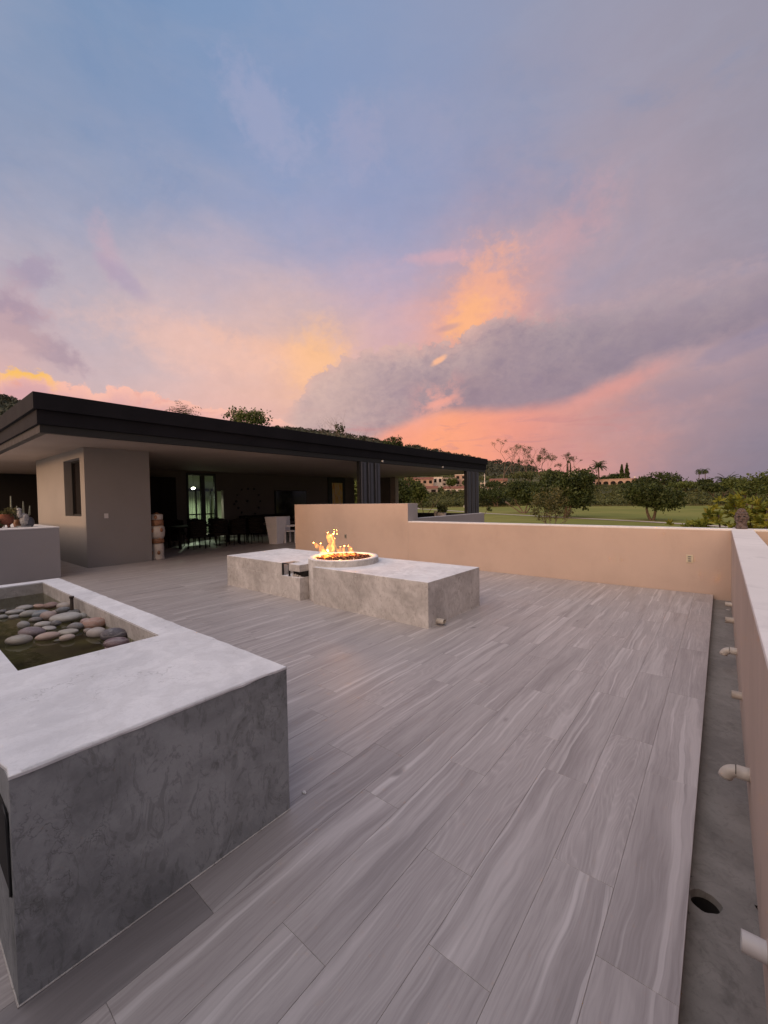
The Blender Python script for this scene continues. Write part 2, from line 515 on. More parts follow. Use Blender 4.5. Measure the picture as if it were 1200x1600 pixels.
def leaf_cloud(lobes, n, size, jitter=0.35, shell=0.55, droop=0.0):
    """leaf quads scattered through ellipsoid lobes [(cx,cy,cz,rx,ry,rz)], denser near their skins, gathered in twigs"""
    lobes = np.array(lobes, float)
    vol = (lobes[:, 3] * lobes[:, 4] * lobes[:, 5]) ** (2 / 3)
    k = RNG.choice(len(lobes), size=max(6, n // 9), p=vol / vol.sum())
    d = rand_dirs(len(k))
    rad = shell + (1 - shell) * RNG.random(len(k)) ** 0.6
    rad *= 1 + 0.12 * RNG.normal(size=len(k))
    tw = lobes[k, :3] + d * rad[:, None] * lobes[k, 3:]
    tr = RNG.random(len(k))
    j = RNG.integers(0, len(k), n)
    c = tw[j] + RNG.normal(size=(n, 3)) * size * jitter * 3.2
    c[:, 2] -= np.abs(RNG.normal(size=n)) * droop
    a = rand_dirs(n)
    b = np.cross(a, rand_dirs(n))
    b /= np.linalg.norm(b, axis=1, keepdims=True) + 1e-9
    s = size * (0.6 + 0.8 * RNG.random(n))[:, None]
    rnd = np.clip(0.65 * tr[j] + 0.35 * RNG.random(n), 0, 1)
    return c, b * s, a * s * 0.9, rnd


# ------------------------------------------------------------------ materials
def mat(name):
    m = bpy.data.materials.new(name)
    m.use_nodes = True
    g = NT(m.node_tree)
    p = g.new('ShaderNodeBsdfPrincipled')
    o = g.new('ShaderNodeOutputMaterial')
    g.t.links.new(p.outputs[0], o.inputs[0])
    return m, g, p, o


def setp(g, p, **kw):
    names = {'color': 'Base Color', 'rough': 'Roughness', 'metal': 'Metallic', 'spec': 'Specular IOR Level', 'normal': 'Normal', 'trans': 'Transmission Weight', 'ior': 'IOR', 'emit': 'Emission Color', 'estr': 'Emission Strength', 'alpha': 'Alpha'}
    for k, v in kw.items():
        g.put(p.inputs[names[k]], v)


def bump(g, h, strength=0.3, dist=0.02):
    n = g.new('ShaderNodeBump')
    n.inputs['Strength'].default_value = strength
    n.inputs['Distance'].default_value = dist
    g.put(n.inputs['Height'], h)
    return n.outputs[0]


def simple(name, color, rough=0.6, metal=0.0, nscale=8.0, namt=0.18, bumpy=0.0, bscale=None, spec=0.5):
    m, g, p, o = mat(name)
    tc = g.new('ShaderNodeTexCoord').outputs['Object']
    n = g.noise(tc, nscale, 6, 0.6)
    f = g.step(n, 0.3, 0.7)
    c0 = tuple(c * (1 - namt) for c in color[:3])
    c1 = tuple(min(1, c * (1 + namt)) for c in color[:3])
    setp(g, p, color=g.mix(f, c0, c1), rough=g.step(n, 0.2, 0.8, max(0.03, rough - 0.08), min(1, rough + 0.08)), metal=metal, spec=spec)
    if bumpy:
        setp(g, p, normal=bump(g, g.noise(tc, bscale or nscale * 6, 5, 0.6), bumpy, 0.01))
    return m


def m_plank():
    m, g, p, o = mat('wood_look_tile')
    uv = g.new('ShaderNodeUVMap', uv_map='plank').outputs[0]
    r = g.new('ShaderNodeAttribute', attribute_type='GEOMETRY', attribute_name='rnd').outputs['Fac']
    r2 = g.m('FRACT', g.m('MULTIPLY', r, 7.31))
    warp = g.noise(g.v('MULTIPLY', uv, (2.0, 0.8, 1)), 1.6, 3, 0.5, color=True)
    uvw = g.v('ADD', uv, g.v('MULTIPLY', g.v('SUBTRACT', warp, (.5, .5, .5)), (0.10, 0.4, 0)))
    fig = g.noise(g.v('MULTIPLY', uvw, (6.0, 0.6, 1)), 1.0, 2, 0.45)
    rings = g.m('POWER', g.m('ABSOLUTE', g.m('SINE', g.m('MULTIPLY', fig, 90.0))), 0.7)
    grain = g.noise(g.v('MULTIPLY', uvw, (90.0, 2.6, 1)), 1.0, 6, 0.7)
    fib = g.noise(g.v('MULTIPLY', uvw, (260.0, 11.0, 1)), 1.0, 3, 0.6)
    broad = g.noise(g.v('MULTIPLY', uvw, (9.0, 0.5, 1)), 1.0, 4, 0.6)
    sap = g.step(g.noise(g.v('ADD', g.v('MULTIPLY', uvw, (12.0, 0.40, 1)), (31, 17, 0)), 1.0, 3, 0.55), 0.55, 0.66)
    vein = g.step(g.noise(g.v('ADD', g.v('MULTIPLY', uvw, (26.0, 0.42, 1)), (5, 77, 0)), 1.0, 2, 0.45, 0.2), 0.60, 0.68)
    knot = g.new('ShaderNodeTexVoronoi', feature='F1')
    knot.inputs['Scale'].default_value = 1.0
    g.put(knot.inputs['Vector'], g.v('MULTIPLY', uvw, (4.0, 1.5, 1)))
    kd = g.m('MULTIPLY', g.step(knot.outputs['Distance'], 0.10, 0.02), g.step(g.m('FRACT', g.m('MULTIPLY', r, 3.7)), .35, .6))
    base = g.mix(r2, (0.30, 0.264, 0.258), (0.45, 0.40, 0.393))
    c = g.mix(g.step(broad, 0.35, 0.68), base, (0.45, 0.405, 0.395))
    c = g.mix(g.m('MULTIPLY', g.step(broad, 0.46, 0.28), 0.45), c, (0.195, 0.168, 0.163))
    c = g.mix(g.m('MULTIPLY', rings, g.m('ADD', 0.08, g.m('MULTIPLY', g.step(r2, .4, .8), 0.20))), c, (0.165, 0.14, 0.135))
    c = g.mix(g.m('MULTIPLY', g.step(grain, 0.42, 0.66), 0.34), c, (0.175, 0.15, 0.145))
    c = g.mix(g.m('MULTIPLY', g.step(grain, 0.45, 0.30), 0.22), c, (0.42, 0.385, 0.38))
    c = g.mix(g.m('MULTIPLY', fib, 0.14), c, (0.40, 0.365, 0.36))
    c = g.mix(g.m('MULTIPLY', sap, 0.42), c, (0.60, 0.55, 0.54))
    c = g.mix(g.m('MULTIPLY', vein, 0.45), c, (0.66, 0.61, 0.60))
    c = g.mix(g.m('MULTIPLY', kd, 0.6), c, (0.08, 0.065, 0.062))
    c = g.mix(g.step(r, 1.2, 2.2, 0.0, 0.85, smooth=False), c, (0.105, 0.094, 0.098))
    # dust and foot-worn film over the whole deck
    pos = g.new('ShaderNodeNewGeometry').outputs['Position']
    film = g.noise(pos, 0.9, 6, 0.6)
    c = g.mix(g.m('MULTIPLY', g.step(film, 0.45, 0.7), 0.16), c, (0.30, 0.272, 0.268))
    setp(g, p, color=c, rough=g.m('ADD', g.step(film, 0.3, 0.7, 0.38, 0.52), g.m('MULTIPLY', grain, 0.06)), spec=0.7,
         normal=bump(g, g.m('ADD', g.m('MULTIPLY', grain, 0.6), g.m('MULTIPLY', fib, 0.4)), 0.18, 0.004))
    return m


def m_cement(name, lo, hi, stain, crack=0.6, stain_amt=0.7, tint=None, rough=0.75):
    """hand-trowelled cement: cloudy blotches, trowel arcs, stains and hair cracks"""
    m, g, p, o = mat(name)
    tc = g.new('ShaderNodeTexCoord').outputs['Object']
    a = g.noise(tc, 1.7, 8, 0.62, 0.6)
    b = g.noise(g.v('ADD', tc, (4, 9, 2)), 6.5, 8, 0.65, 1.6)
    f = g.noise(tc, 90.0, 4, 0.6)
    c = g.mix(g.step(a, 0.36, 0.64), lo, hi)
    c = g.mix(g.m('MULTIPLY', g.step(b, 0.45, 0.62), 0.35), c, hi)
    sw = g.new('ShaderNodeTexWave', wave_type='BANDS', bands_direction='DIAGONAL')
    sw.inputs['Scale'].default_value = 1.6
    sw.inputs['Distortion'].default_value = 14
    sw.inputs['Detail'].default_value = 5
    sw.inputs['Detail Scale'].default_value = 1.8
    g.put(sw.inputs['Vector'], tc)
    c = g.mix(g.m('MULTIPLY', g.step(sw.outputs['Fac'], 0.25, 0.9), 0.16), c, stain)
    s1 = g.step(g.noise(g.v('ADD', tc, (13, 1, 5)), 2.4, 9, 0.68, 0.9), 0.535, 0.66)
    s2 = g.step(g.noise(g.v('ADD', tc, (2, 21, 8)), 9.0, 7, 0.7, 1.2), 0.50, 0.62)
    st = g.m('MULTIPLY', s1, g.m('ADD', 0.35, g.m('MULTIPLY', s2, 0.65)))
    c = g.mix(g.m('MULTIPLY', st, stain_amt), c, stain)
    s3 = g.step(g.noise(g.v('ADD', g.v('MULTIPLY', tc, (1, 1, 0.5)), (5, 5, 31)), 14.0, 8, 0.72, 2.2), 0.52, 0.60)
    c = g.mix(g.m('MULTIPLY', s3, stain_amt * 0.45), c, stain)
    wob = g.v('ADD', tc, g.v('SCALE', g.v('SUBTRACT', g.noise(tc, 5.0, 5, 0.6, color=True), (.5, .5, .5)), scale=0.42))
    vo = g.new('ShaderNodeTexVoronoi', feature='DISTANCE_TO_EDGE')
    vo.inputs['Scale'].default_value = 2.6
    g.put(vo.inputs['Vector'], g.v('MULTIPLY', wob, (1, 1, 0.42)))
    ck = g.m('MULTIPLY', g.step(vo.outputs['Distance'], 0.009, 0.001), g.step(g.noise(g.v('ADD', tc, (7, 7, 7)), 3.2, 4, 0.6), 0.47, 0.60))
    c = g.mix(g.m('MULTIPLY', ck, crack), c, tuple(q * 0.45 for q in stain[:3]))
    c = g.mix(g.m('MULTIPLY', g.step(f, 0.35, 0.7), 0.10), c, tuple(q * 0.7 for q in lo[:3]))
    h = g.m('SUBTRACT', g.m('ADD', g.m('MULTIPLY', b, 1.0), g.m('MULTIPLY', f, 0.10)), g.m('MULTIPLY', ck, 0.25))
    setp(g, p, color=c, rough=g.step(a, 0.3, 0.7, rough - 0.12, rough + 0.1), spec=0.35, normal=bump(g, h, 0.45, 0.010))
    return m


def m_paint(name, color, var=0.06, bumpy=0.25, dirt=0.0, rough=0.8, dirt_col=(0.12, 0.1, 0.09)):
    m, g, p, o = mat(name)
    tc = g.new('ShaderNodeTexCoord').outputs['Object']
    a = g.noise(tc, 0.8, 6, 0.6)
    f = g.noise(tc, 60.0, 5, 0.65)
    c = g.mix(g.step(a, 0.3, 0.7), tuple(q * (1 - var) for q in color), tuple(q * (1 + var) for q in color))
    c = g.mix(g.m('MULTIPLY', g.step(f, 0.5, 0.75), 0.10), c, tuple(q * 0.75 for q in color))
    if dirt:
        d = g.step(g.noise(g.v('ADD', g.v('MULTIPLY', tc, (1, 1, 0.35)), (3, 3, 3)), 3.5, 9, 0.68, 0.5), 0.52, 0.68)
        c = g.mix(g.m('MULTIPLY', d, dirt), c, dirt_col)
    setp(g, p, color=c, rough=rough, spec=0.3, normal=bump(g, f, bumpy, 0.004))
    return m


def m_leaf(name, dark, light, hue=(0.10, 0.085, 0.02), hueamt=0.15):
    m, g, p, o = mat(name)
    r = g.new('ShaderNodeAttribute', attribute_type='GEOMETRY', attribute_name='rnd').outputs['Fac']
    pos = g.new('ShaderNodeNewGeometry').outputs['Position']
    n = g.noise(pos, 0.35, 4, 0.6)
    f = g.m('ADD', g.m('MULTIPLY', r, 0.65), g.m('MULTIPLY', g.step(n, 0.3, 0.7), 0.35))
    c = g.mix(f, dark, light)
    c = g.mix(g.m('MULTIPLY', g.step(g.m('FRACT', g.m('MULTIPLY', r, 9.7)), 0.6, 1.0), hueamt), c, hue)
    setp(g, p, color=c, rough=0.6, spec=0.25)
    tr = g.new('ShaderNodeBsdfTranslucent')
    g.put(tr.inputs[0], c)
    mx = g.new('ShaderNodeMixShader')
    mx.inputs[0].default_value = 0.22
    g.t.links.new(p.outputs[0], mx.inputs[1])
    g.t.links.new(tr.outputs[0], mx.inputs[2])
    g.t.links.new(mx.outputs[0], o.inputs[0])
    return m


def m_emit(name, color, strength):
    m, g, p, o = mat(name)
    setp(g, p, color=(0, 0, 0), emit=color, estr=strength)
    return m


def m_glass(name, tint=(0.9, 0.95, 0.93)):
    m, g, p, o = mat(name)
    tr = g.new('ShaderNodeBsdfTransparent')
    g.put(tr.inputs[0], tint)
    gl = g.new('ShaderNodeBsdfGlossy')
    gl.inputs['Roughness'].default_value = 0.03
    fr = g.new('ShaderNodeFresnel')
    fr.inputs[0].default_value = 1.5
    mx = g.new('ShaderNodeMixShader')
    g.t.links.new(fr.outputs[0], mx.inputs[0])
    g.t.links.new(tr.outputs[0], mx.inputs[1])
    g.t.links.new(gl.outputs[0], mx.inputs[2])
    g.t.links.new(mx.outputs[0], o.inputs[0])
    return m


def m_water():
    m, g, p, o = mat('pond_water')
    tc = g.new('ShaderNodeTexCoord').outputs['Object']
    gl = g.new('ShaderNodeBsdfGlossy')
    gl.inputs['Roughness'].default_value = 0.02
    tr = g.new('ShaderNodeBsdfTransparent')
    g.put(tr.inputs[0], (0.80, 0.79, 0.62))
    nb = bump(g, g.noise(tc, 7.0, 3, 0.5), 0.10, 0.02)
    g.put(gl.inputs['Normal'], nb)
    fr = g.new('ShaderNodeFresnel')
    fr.inputs[0].default_value = 1.33
    g.put(fr.inputs['Normal'], nb)
    mx = g.new('ShaderNodeMixShader')
    g.t.links.new(fr.outputs[0], mx.inputs[0])
    g.t.links.new(tr.outputs[0], mx.inputs[1])
    g.t.links.new(gl.outputs[0], mx.inputs[2])
    g.t.links.new(mx.outputs[0], o.inputs[0])
    return m


def m_stone():
    m, g, p, o = mat('river_pebble')
    tc = g.new('ShaderNodeTexCoord').outputs['Object']
    oc = g.new('ShaderNodeObjectInfo')
    rv = g.v('ADD', tc, g.v('SCALE', (17, 5, 9), scale=oc.outputs['Random']))
    a = g.noise(rv, 9.0, 6, 0.6, 0.5)
    f = g.noise(rv, 90.0, 4, 0.7)
    wv = g.new('ShaderNodeTexWave', wave_type='BANDS', bands_direction='Z')
    wv.inputs['Scale'].default_value = 9
    wv.inputs['Distortion'].default_value = 6
    g.put(wv.inputs['Vector'], rv)
    c = g.mix(g.m('MULTIPLY', g.step(a, 0.35, 0.65), 0.5), oc.outputs['Color'], g.v('SCALE', oc.outputs['Color'], scale=0.62))
    c = g.mix(g.m('MULTIPLY', g.step(f, 0.52, 0.7), 0.35), c, (0.42, 0.40, 0.37))
    c = g.mix(g.m('MULTIPLY', g.step(wv.outputs['Fac'], 0.80, 0.95), 0.22), c, (0.5, 0.47, 0.44))
    setp(g, p, color=c, rough=g.step(a, 0.3, 0.7, 0.42, 0.65), spec=0.4, normal=bump(g, f, 0.15, 0.004))
    return m


def m_ground(name, a, b, c_, s1=0.02, s2=0.4, stripes=False):
    m, g, p, o = mat(name)
    pos = g.new('ShaderNodeNewGeometry').outputs['Position']
    n1 = g.noise(pos, s1, 6, 0.6)
    n2 = g.noise(pos, s2, 6, 0.65)
    c = g.mix(g.step(n1, 0.35, 0.65), a, b)
    c = g.mix(g.m('MULTIPLY', g.step(n2, 0.45, 0.7), 0.6), c, c_)
    setp(g, p, color=c, rough=0.9, spec=0.1, normal=bump(g, g.noise(pos, 2.0, 5, 0.7), 0.4, 0.05))
    return m


M = {}
M['plank'] = m_plank()
M['grout'] = simple('tile_grout', (0.27, 0.24, 0.235), 0.9, nscale=20)
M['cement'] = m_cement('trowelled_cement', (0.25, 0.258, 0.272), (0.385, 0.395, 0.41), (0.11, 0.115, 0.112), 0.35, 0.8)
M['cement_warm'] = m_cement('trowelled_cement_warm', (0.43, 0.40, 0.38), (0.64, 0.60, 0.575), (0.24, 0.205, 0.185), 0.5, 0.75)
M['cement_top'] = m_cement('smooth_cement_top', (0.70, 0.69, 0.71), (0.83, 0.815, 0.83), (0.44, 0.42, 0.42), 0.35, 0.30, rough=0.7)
M['cement_gutter'] = m_cement('gutter_screed', (0.19, 0.175, 0.16), (0.27, 0.25, 0.23), (0.11, 0.10, 0.09), 0.15, 0.6)
M['beige'] = m_paint('beige_wall_paint', (0.48, 0.368, 0.31), 0.07, 0.5, 0.10, 0.8, (0.34, 0.25, 0.20))
M['beige_dirty'] = m_paint('beige_wall_paint_worn', (0.45, 0.36, 0.31), 0.07, 0.35, 0.15)
M['coping'] = m_paint('white_coping_paint', (0.74, 0.70, 0.69), 0.05, 0.25, 0.22, 0.7, (0.33, 0.31, 0.31))
M['house_wall'] = m_paint('taupe_house_paint', (0.265, 0.25, 0.245), 0.04, 0.25)
M['grey_wall'] = m_paint('grey_wall_tone', (0.33, 0.315, 0.325), 0.05, 0.25)
M['soffit'] = m_paint('soffit_paint', (0.36, 0.30, 0.26), 0.05, 0.15)
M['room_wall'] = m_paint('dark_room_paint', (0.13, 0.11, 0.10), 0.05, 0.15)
M['fascia'] = simple('charcoal_fascia_metal', (0.0125, 0.0125, 0.0165), 0.7, 0.0, 1.4, 0.15, 0.05, 40, spec=0.12)
M['post'] = simple('dark_blue_grey_metal', (0.060, 0.064, 0.085), 0.5, 0.0, 3.0, 0.12)
M['black'] = simple('black_metal', (0.012, 0.012, 0.013), 0.5, 0.0, 5.0, 0.1)
M['dark_wood'] = simple('dark_wicker', (0.020, 0.016, 0.014), 0.8, 0.0, 30.0, 0.3, spec=0.08)
M['pvc'] = simple('pvc_pipe', (0.50, 0.455, 0.405), 0.42, 0.0, 14.0, 0.10, 0.06, 60)
M['pvc_old'] = simple('pvc_pipe_weathered', (0.44, 0.385, 0.33), 0.55, 0.0, 9.0, 0.18, 0.08, 60)
M['white_plastic'] = simple('white_plastic', (0.62, 0.60, 0.60), 0.45, 0.0, 4.0, 0.05)
M['glass'] = m_glass('window_glass')
M['dark_glass'] = simple('dark_window_glass', (0.010, 0.008, 0.008), 0.12, 0.0, 2.0, 0.1)
M['water'] = m_water()
M['stone'] = m_stone()
M['algae'] = simple('algae_silt', (0.115, 0.10, 0.052), 0.8, 0.0, 5.0, 0.45, 0.2, 20)
M['rust'] = simple('dark_rusty_iron', (0.035, 0.022, 0.016), 0.7, 0.2, 30.0, 0.5, 0.2)
M['steel'] = simple('brushed_steel_plate', (0.23, 0.21, 0.20), 0.4, 0.6, 12.0, 0.2)
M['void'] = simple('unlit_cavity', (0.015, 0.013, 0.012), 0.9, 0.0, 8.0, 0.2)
M['plate'] = simple('ivory_plastic_plate', (0.56, 0.50, 0.37), 0.4, 0.0, 10.0, 0.06)
M['plate_grey'] = simple('grey_plastic_plate', (0.27, 0.25, 0.22), 0.4, 0.0, 10.0, 0.06)
M['terracotta'] = simple('terracotta', (0.17, 0.055, 0.032), 0.8, 0.0, 20.0, 0.3, 0.2)
M['lava'] = simple('lava_rock', (0.07, 0.022, 0.016), 0.9, 0.0, 40.0, 0.5, 0.5, 90)
M['bark'] = simple('tree_bark', (0.085, 0.062, 0.045), 0.9, 0.0, 6.0, 0.35, 0.5, 30)
M['bark_pale'] = simple('pale_dry_bark', (0.15, 0.11, 0.09), 0.9, 0.0, 6.0, 0.3)
M['leaf'] = m_leaf('leaf_dark_green', (0.012, 0.020, 0.007), (0.062, 0.088, 0.024))
M['leaf_mid'] = m_leaf('leaf_mid_green', (0.030, 0.045, 0.013), (0.115, 0.15, 0.042))
M['leaf_scrub'] = m_leaf('leaf_scrub', (0.030, 0.040, 0.015), (0.115, 0.135, 0.05), (0.10, 0.08, 0.04), 0.25)
M['leaf_olive'] = m_leaf('leaf_olive_sparse', (0.045, 0.050, 0.020), (0.13, 0.125, 0.052), (0.15, 0.10, 0.04), 0.3)
M['leaf_far'] = m_leaf('leaf_hill_far', (0.024, 0.030, 0.021), (0.060, 0.066, 0.045), (0.09, 0.075, 0.05), 0.2)
M['leaf_croton'] = m_leaf('leaf_croton_yellow', (0.040, 0.070, 0.012), (0.31, 0.31, 0.04), (0.32, 0.20, 0.03), 0.28)
M['twig'] = m_leaf('bare_twig', (0.10, 0.072, 0.058), (0.20, 0.15, 0.125))
M['lawn'] = m_ground('mown_lawn', (0.165, 0.185, 0.048), (0.225, 0.222, 0.066), (0.13, 0.14, 0.04), 0.03, 0.25)
M['hill'] = m_ground('hill_scrub_ground', (0.06, 0.068, 0.036), (0.10, 0.095, 0.055), (0.04, 0.048, 0.027), 0.02, 0.12)
M['path'] = simple('cart_path_concrete', (0.42, 0.37, 0.33), 0.85, 0.0, 0.6, 0.12)
M['roof_tile'] = simple('red_clay_roof', (0.18, 0.07, 0.045), 0.8, 0.0, 0.9, 0.3)
M['stucco_white'] = simple('white_stucco', (0.58, 0.52, 0.48), 0.8, 0.0, 0.7, 0.1)
M['stucco_pink'] = simple('pink_stucco', (0.34, 0.235, 0.195), 0.8, 0.0, 0.7, 0.12)
M['stucco_grey'] = simple('grey_stucco', (0.22, 0.19, 0.18), 0.8, 0.0, 0.7, 0.12)
M['window_dark'] = simple('far_window_dark', (0.015, 0.013, 0.013), 0.85, 0.0, 1.0, 0.1, spec=0.08)

# ------------------------------------------------------------------ terrace: slab, tiles, gutter
DECK_X = -0.09
PW, PL, GAP = 0.231, 1.2, 0.0010
slab = MB().box(-24.0, -3.0, -3.0, DECK_X - 0.003, 21.3, -0.012).build('terrace_floor', M['grout'])
tag(slab, kind='structure')

BOXES = [(-5.81, .22, 0, -1.675, 1.255, .728), (-7.2, 4.1, 0, -2.7, 5.45, .558), (-17, -3, 0, -11, 2.418, 1.095), (-10.2, 8.1, 0, -5.888, 8.5, 1.45), (-16.8, 3.17, 0, -12, 4.65, 2.9)]


def blocked(p):
    o = Vector((0, 0, EYE))
    d = p - o
    for bx in BOXES:
        t0, t1 = 0.0, 0.999
        ok = True
        for i in range(3):
            a, b = bx[i], bx[i + 3]
            if abs(d[i]) < 1e-9:
                if not a <= o[i] <= b:
                    ok = False
                    break
                continue
            q0, q1 = (a - o[i]) / d[i], (b - o[i]) / d[i]
            t0, t1 = max(t0, min(q0, q1)), min(t1, max(q0, q1))
        if ok and t0 < t1:
            return True
    return False


def screen_area(x0, x1, y0, y1):
    n = hit = 0
    dist = 1e9
    for i in range(3):
        for j in range(7):
            p = Vector((x0 + (x1 - x0) * (i + .5) / 3, y0 + (y1 - y0) * (j + .5) / 7, 0))
            v = p - Vector((0, 0, EYE))
            f = v.dot(B_F)
            n += 1
            if f < 0.1:
                continue
            px, py = CX + FPX * v.dot(B_R) / f, CY - FPX * v.dot(B_U) / f
            if -15 < px < 1215 and py < 1615 and not blocked(p):
                hit += EYE / f ** 3
    return hit / n * (x1 - x0) * (y1 - y0)


FIX = {0: 1.482, 1: 1.787, 2: 3.56, 3: 1.484, 5: 0.394, 6: 0.747}
pr = random.Random(5)
planks = []
nc = 79
for c in range(nc):
    x1 = DECK_X - c * PW
    x0 = x1 - PW
    off = FIX.get(c, pr.uniform(0, PL)) % PL
    lo, hi = (-2.9, 8.09) if x1 > -10.2 else (-2.9, 21.0)
    if x1 > -5.9:
        hi = 8.095
    y = off - PL * math.ceil((off - lo) / PL)
    while y < hi:
        a, b = max(y, lo), min(y + PL, hi)
        if b - a > 0.05:
            if a < 8.09 < b and x1 <= -10.2:
                pass
            planks.append((x0, x1, a, b))
        y += PL
planks = [(screen_area(*q), q) for q in planks]
planks.sort(key=lambda t: -t[0])


def plank_geo(q, V, F, UV, R):
    x0, x1, y0, y1 = q
    x0 += GAP / 2
    x1 -= GAP / 2
    y0 += GAP / 2
    y1 -= GAP / 2
    r = pr.random()
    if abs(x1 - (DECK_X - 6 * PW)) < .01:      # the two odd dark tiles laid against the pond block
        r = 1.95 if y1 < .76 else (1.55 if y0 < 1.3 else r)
    ou, ov = pr.uniform(0, 40), pr.uniform(0, 40)
    flip = pr.choice((-1, 1))
    t = [pr.uniform(-0.0004, 0.0001) for _ in range(4)]
    b = len(V)
    e = 0.0008
    V += [(x0, y0, -0.011), (x1, y0, -0.011), (x1, y1, -0.011), (x0, y1, -0.011)]
    V += [(x0, y0, t[0] - e), (x1, y0, t[1] - e), (x1, y1, t[2] - e), (x0, y1, t[3] - e)]
    V += [(x0 + e, y0 + e, t[0]), (x1 - e, y0 + e, t[1]), (x1 - e, y1 - e, t[2]), (x0 + e, y1 - e, t[3])]
    fs = [(8, 9, 10, 11)]
    for i in range(4):
        j = (i + 1) % 4
        fs += [(i, j, 4 + j, 4 + i), (4 + i, 4 + j, 8 + j, 8 + i)]
    for f in fs:
        F.append(tuple(b + i for i in f))
        R.append(r)
        UV += [(V[b + i][0] * flip - x0 * flip + ou, (V[b + i][1] - y0) * flip + ov) for i in f]


def plank_mesh(name, qs):
    V, F, UV, R = [], [], [], []
    for q in qs:
        plank_geo(q, V, F, UV, R)
    me = bpy.data.meshes.new(name)
    me.from_pydata(V, [], F)
    me.materials.append(M['plank'])
    l = me.uv_layers.new(name='plank')
    l.data.foreach_set('uv', np.array(UV, np.float32).ravel())
    a = me.attributes.new('rnd', 'FLOAT', 'FACE')
    a.data.foreach_set('value', np.array(R, np.float32))
    me.update()
    return me


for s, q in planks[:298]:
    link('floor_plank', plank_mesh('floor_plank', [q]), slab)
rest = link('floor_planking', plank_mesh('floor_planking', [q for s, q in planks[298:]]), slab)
rest['kind'] = 'stuff'

# gutter with its drain hole
gm = MB()
GX0, GX1, GZ = DECK_X - 0.01, 0.122, -0.07
hx, hy, hr = -0.042, 2.030, 0.052
gm.v += [(GX0, -3, GZ), (GX1, -3, GZ), (GX1, hy - .1, GZ), (GX0, hy - .1, GZ), (GX0, hy + .1, GZ), (GX1, hy + .1, GZ), (GX1, 8.1, GZ), (GX0, 8.1, GZ)]
gm.face((0, 1, 2, 3))
gm.face((4, 5, 6, 7))
N = 32
b0 = len(gm.v)
for k in range(N):
    a = 2 * math.pi * k / N
    cx_, sy_ = math.cos(a), math.sin(a)
    tx = (GX1 - hx) / cx_ if cx_ > 1e-6 else ((GX0 - hx) / cx_ if cx_ < -1e-6 else 1e9)
    ty = 0.1 / abs(sy_) if abs(sy_) > 1e-6 else 1e9
    t = min(tx, ty)
    wob = 1 + 0.05 * math.sin(3 * a + 1) + 0.03 * math.sin(7 * a)
    gm.v += [(hx + t * cx_, hy + t * sy_, GZ), (hx + hr * wob * cx_, hy + hr * wob * sy_, GZ - 0.002), (hx + hr * .93 * cx_, hy + hr * .93 * sy_, GZ - 0.03), (hx + hr * .9 * cx_, hy + hr * .9 * sy_, GZ - 0.6)]
for k in range(N):
    l = (k + 1) % N
    for i in range(3):
        gm.face((b0 + 4 * k + i, b0 + 4 * l + i, b0 + 4 * l + i + 1, b0 + 4 * k + i + 1), 1 if i == 2 else 0)
gut = gm.build('gutter_channel', [M['cement_gutter'], M['void']])
tag(gut, kind='structure')

# ------------------------------------------------------------------ parapets
rp = empty('parapet_wall', (0.24, 2.5, 0), 'long low beige wall with white top running along the gutter at right', 'wall')


def kid(mb, name, mats, root, bevel=0.0, seg=2):
    o = mb.build(name, mats, root, bevel=bevel, seg=seg)
    o.matrix_parent_inverse = Matrix.Translation(-root.location) if root.rotation_euler.z == 0 else Matrix.Identity(4)
    return o


kid(MB().box(0.118, -2.598, -3, 0.362, 8.098, 0.992), 'wall_body', M['beige_dirty'], rp)
kid(MB().box(0.115, -2.598, 0.992, 0.365, 8.098, 1.02), 'coping', M['coping'], rp, 0.005)

bp = empty('boundary_wall', (-4, 8.2, 0), 'warm beige garden wall across the far end of the deck, higher at its left', 'wall')
kid(MB().box(-5.886, 8.1, -3, 3.2, 8.32, 0.992), 'wall_body', M['beige'], bp)
kid(MB().box(-5.886, 8.097, 0.992, 3.2, 8.323, 1.022), 'coping', M['coping'], bp, 0.005)
hw = MB()
hw.box(-10.2, 8.1, -3, -5.888, 8.52, 1.452)
hw.mi[3] = 1  # end face takes the grey tone, the other faces stay beige
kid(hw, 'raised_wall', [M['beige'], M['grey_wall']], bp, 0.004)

gw = empty('grey_parapet', (-6, 10.4, 0), 'plain grey low wall running away beyond the beige garden wall', 'wall')
kid(MB().box(-6.1, 8.523, -3, -5.888, 12.26, 1.075), 'wall_body', M['grey_wall'], gw, 0.004)


def cover_plate(px, py, w, h, m, label, wall, holes):
    """wall socket cover with its recessed modules"""
    p = wall(px, py)
    return p


def on_y(px, py, Y):
    d = ray(px, py)
    return Vector((0, 0, EYE)) + d * (Y / d.y)


def on_x(px, py, X):
    d = ray(px, py)
    return Vector((0, 0, EYE)) + d * (X / d.x)


def outlet(p, w, h, mt, label, slots):
    r = empty('wall_outlet', p, label, 'wall outlet', 'wall outlets on the beige wall')
    MB().box(-w / 2, -0.010, -h / 2, w / 2, 0.001, h / 2).build('cover_plate', mt, r, bevel=0.003)
    for k in range(slots):
        z = (k - (slots - 1) / 2) * h * 0.27
        MB().box(-w * .27, -0.014, z - h * .09, w * .27, -0.009, z + h * .09).build('socket', [M['plate_grey'] if mt is M['plate'] else M['window_dark']], r, bevel=0.002)
        MB().box(-w * .12, -0.0155, z - h * .02, w * .12, -0.0135, z + h * .02).build('slot', M['black'], r)
    return r


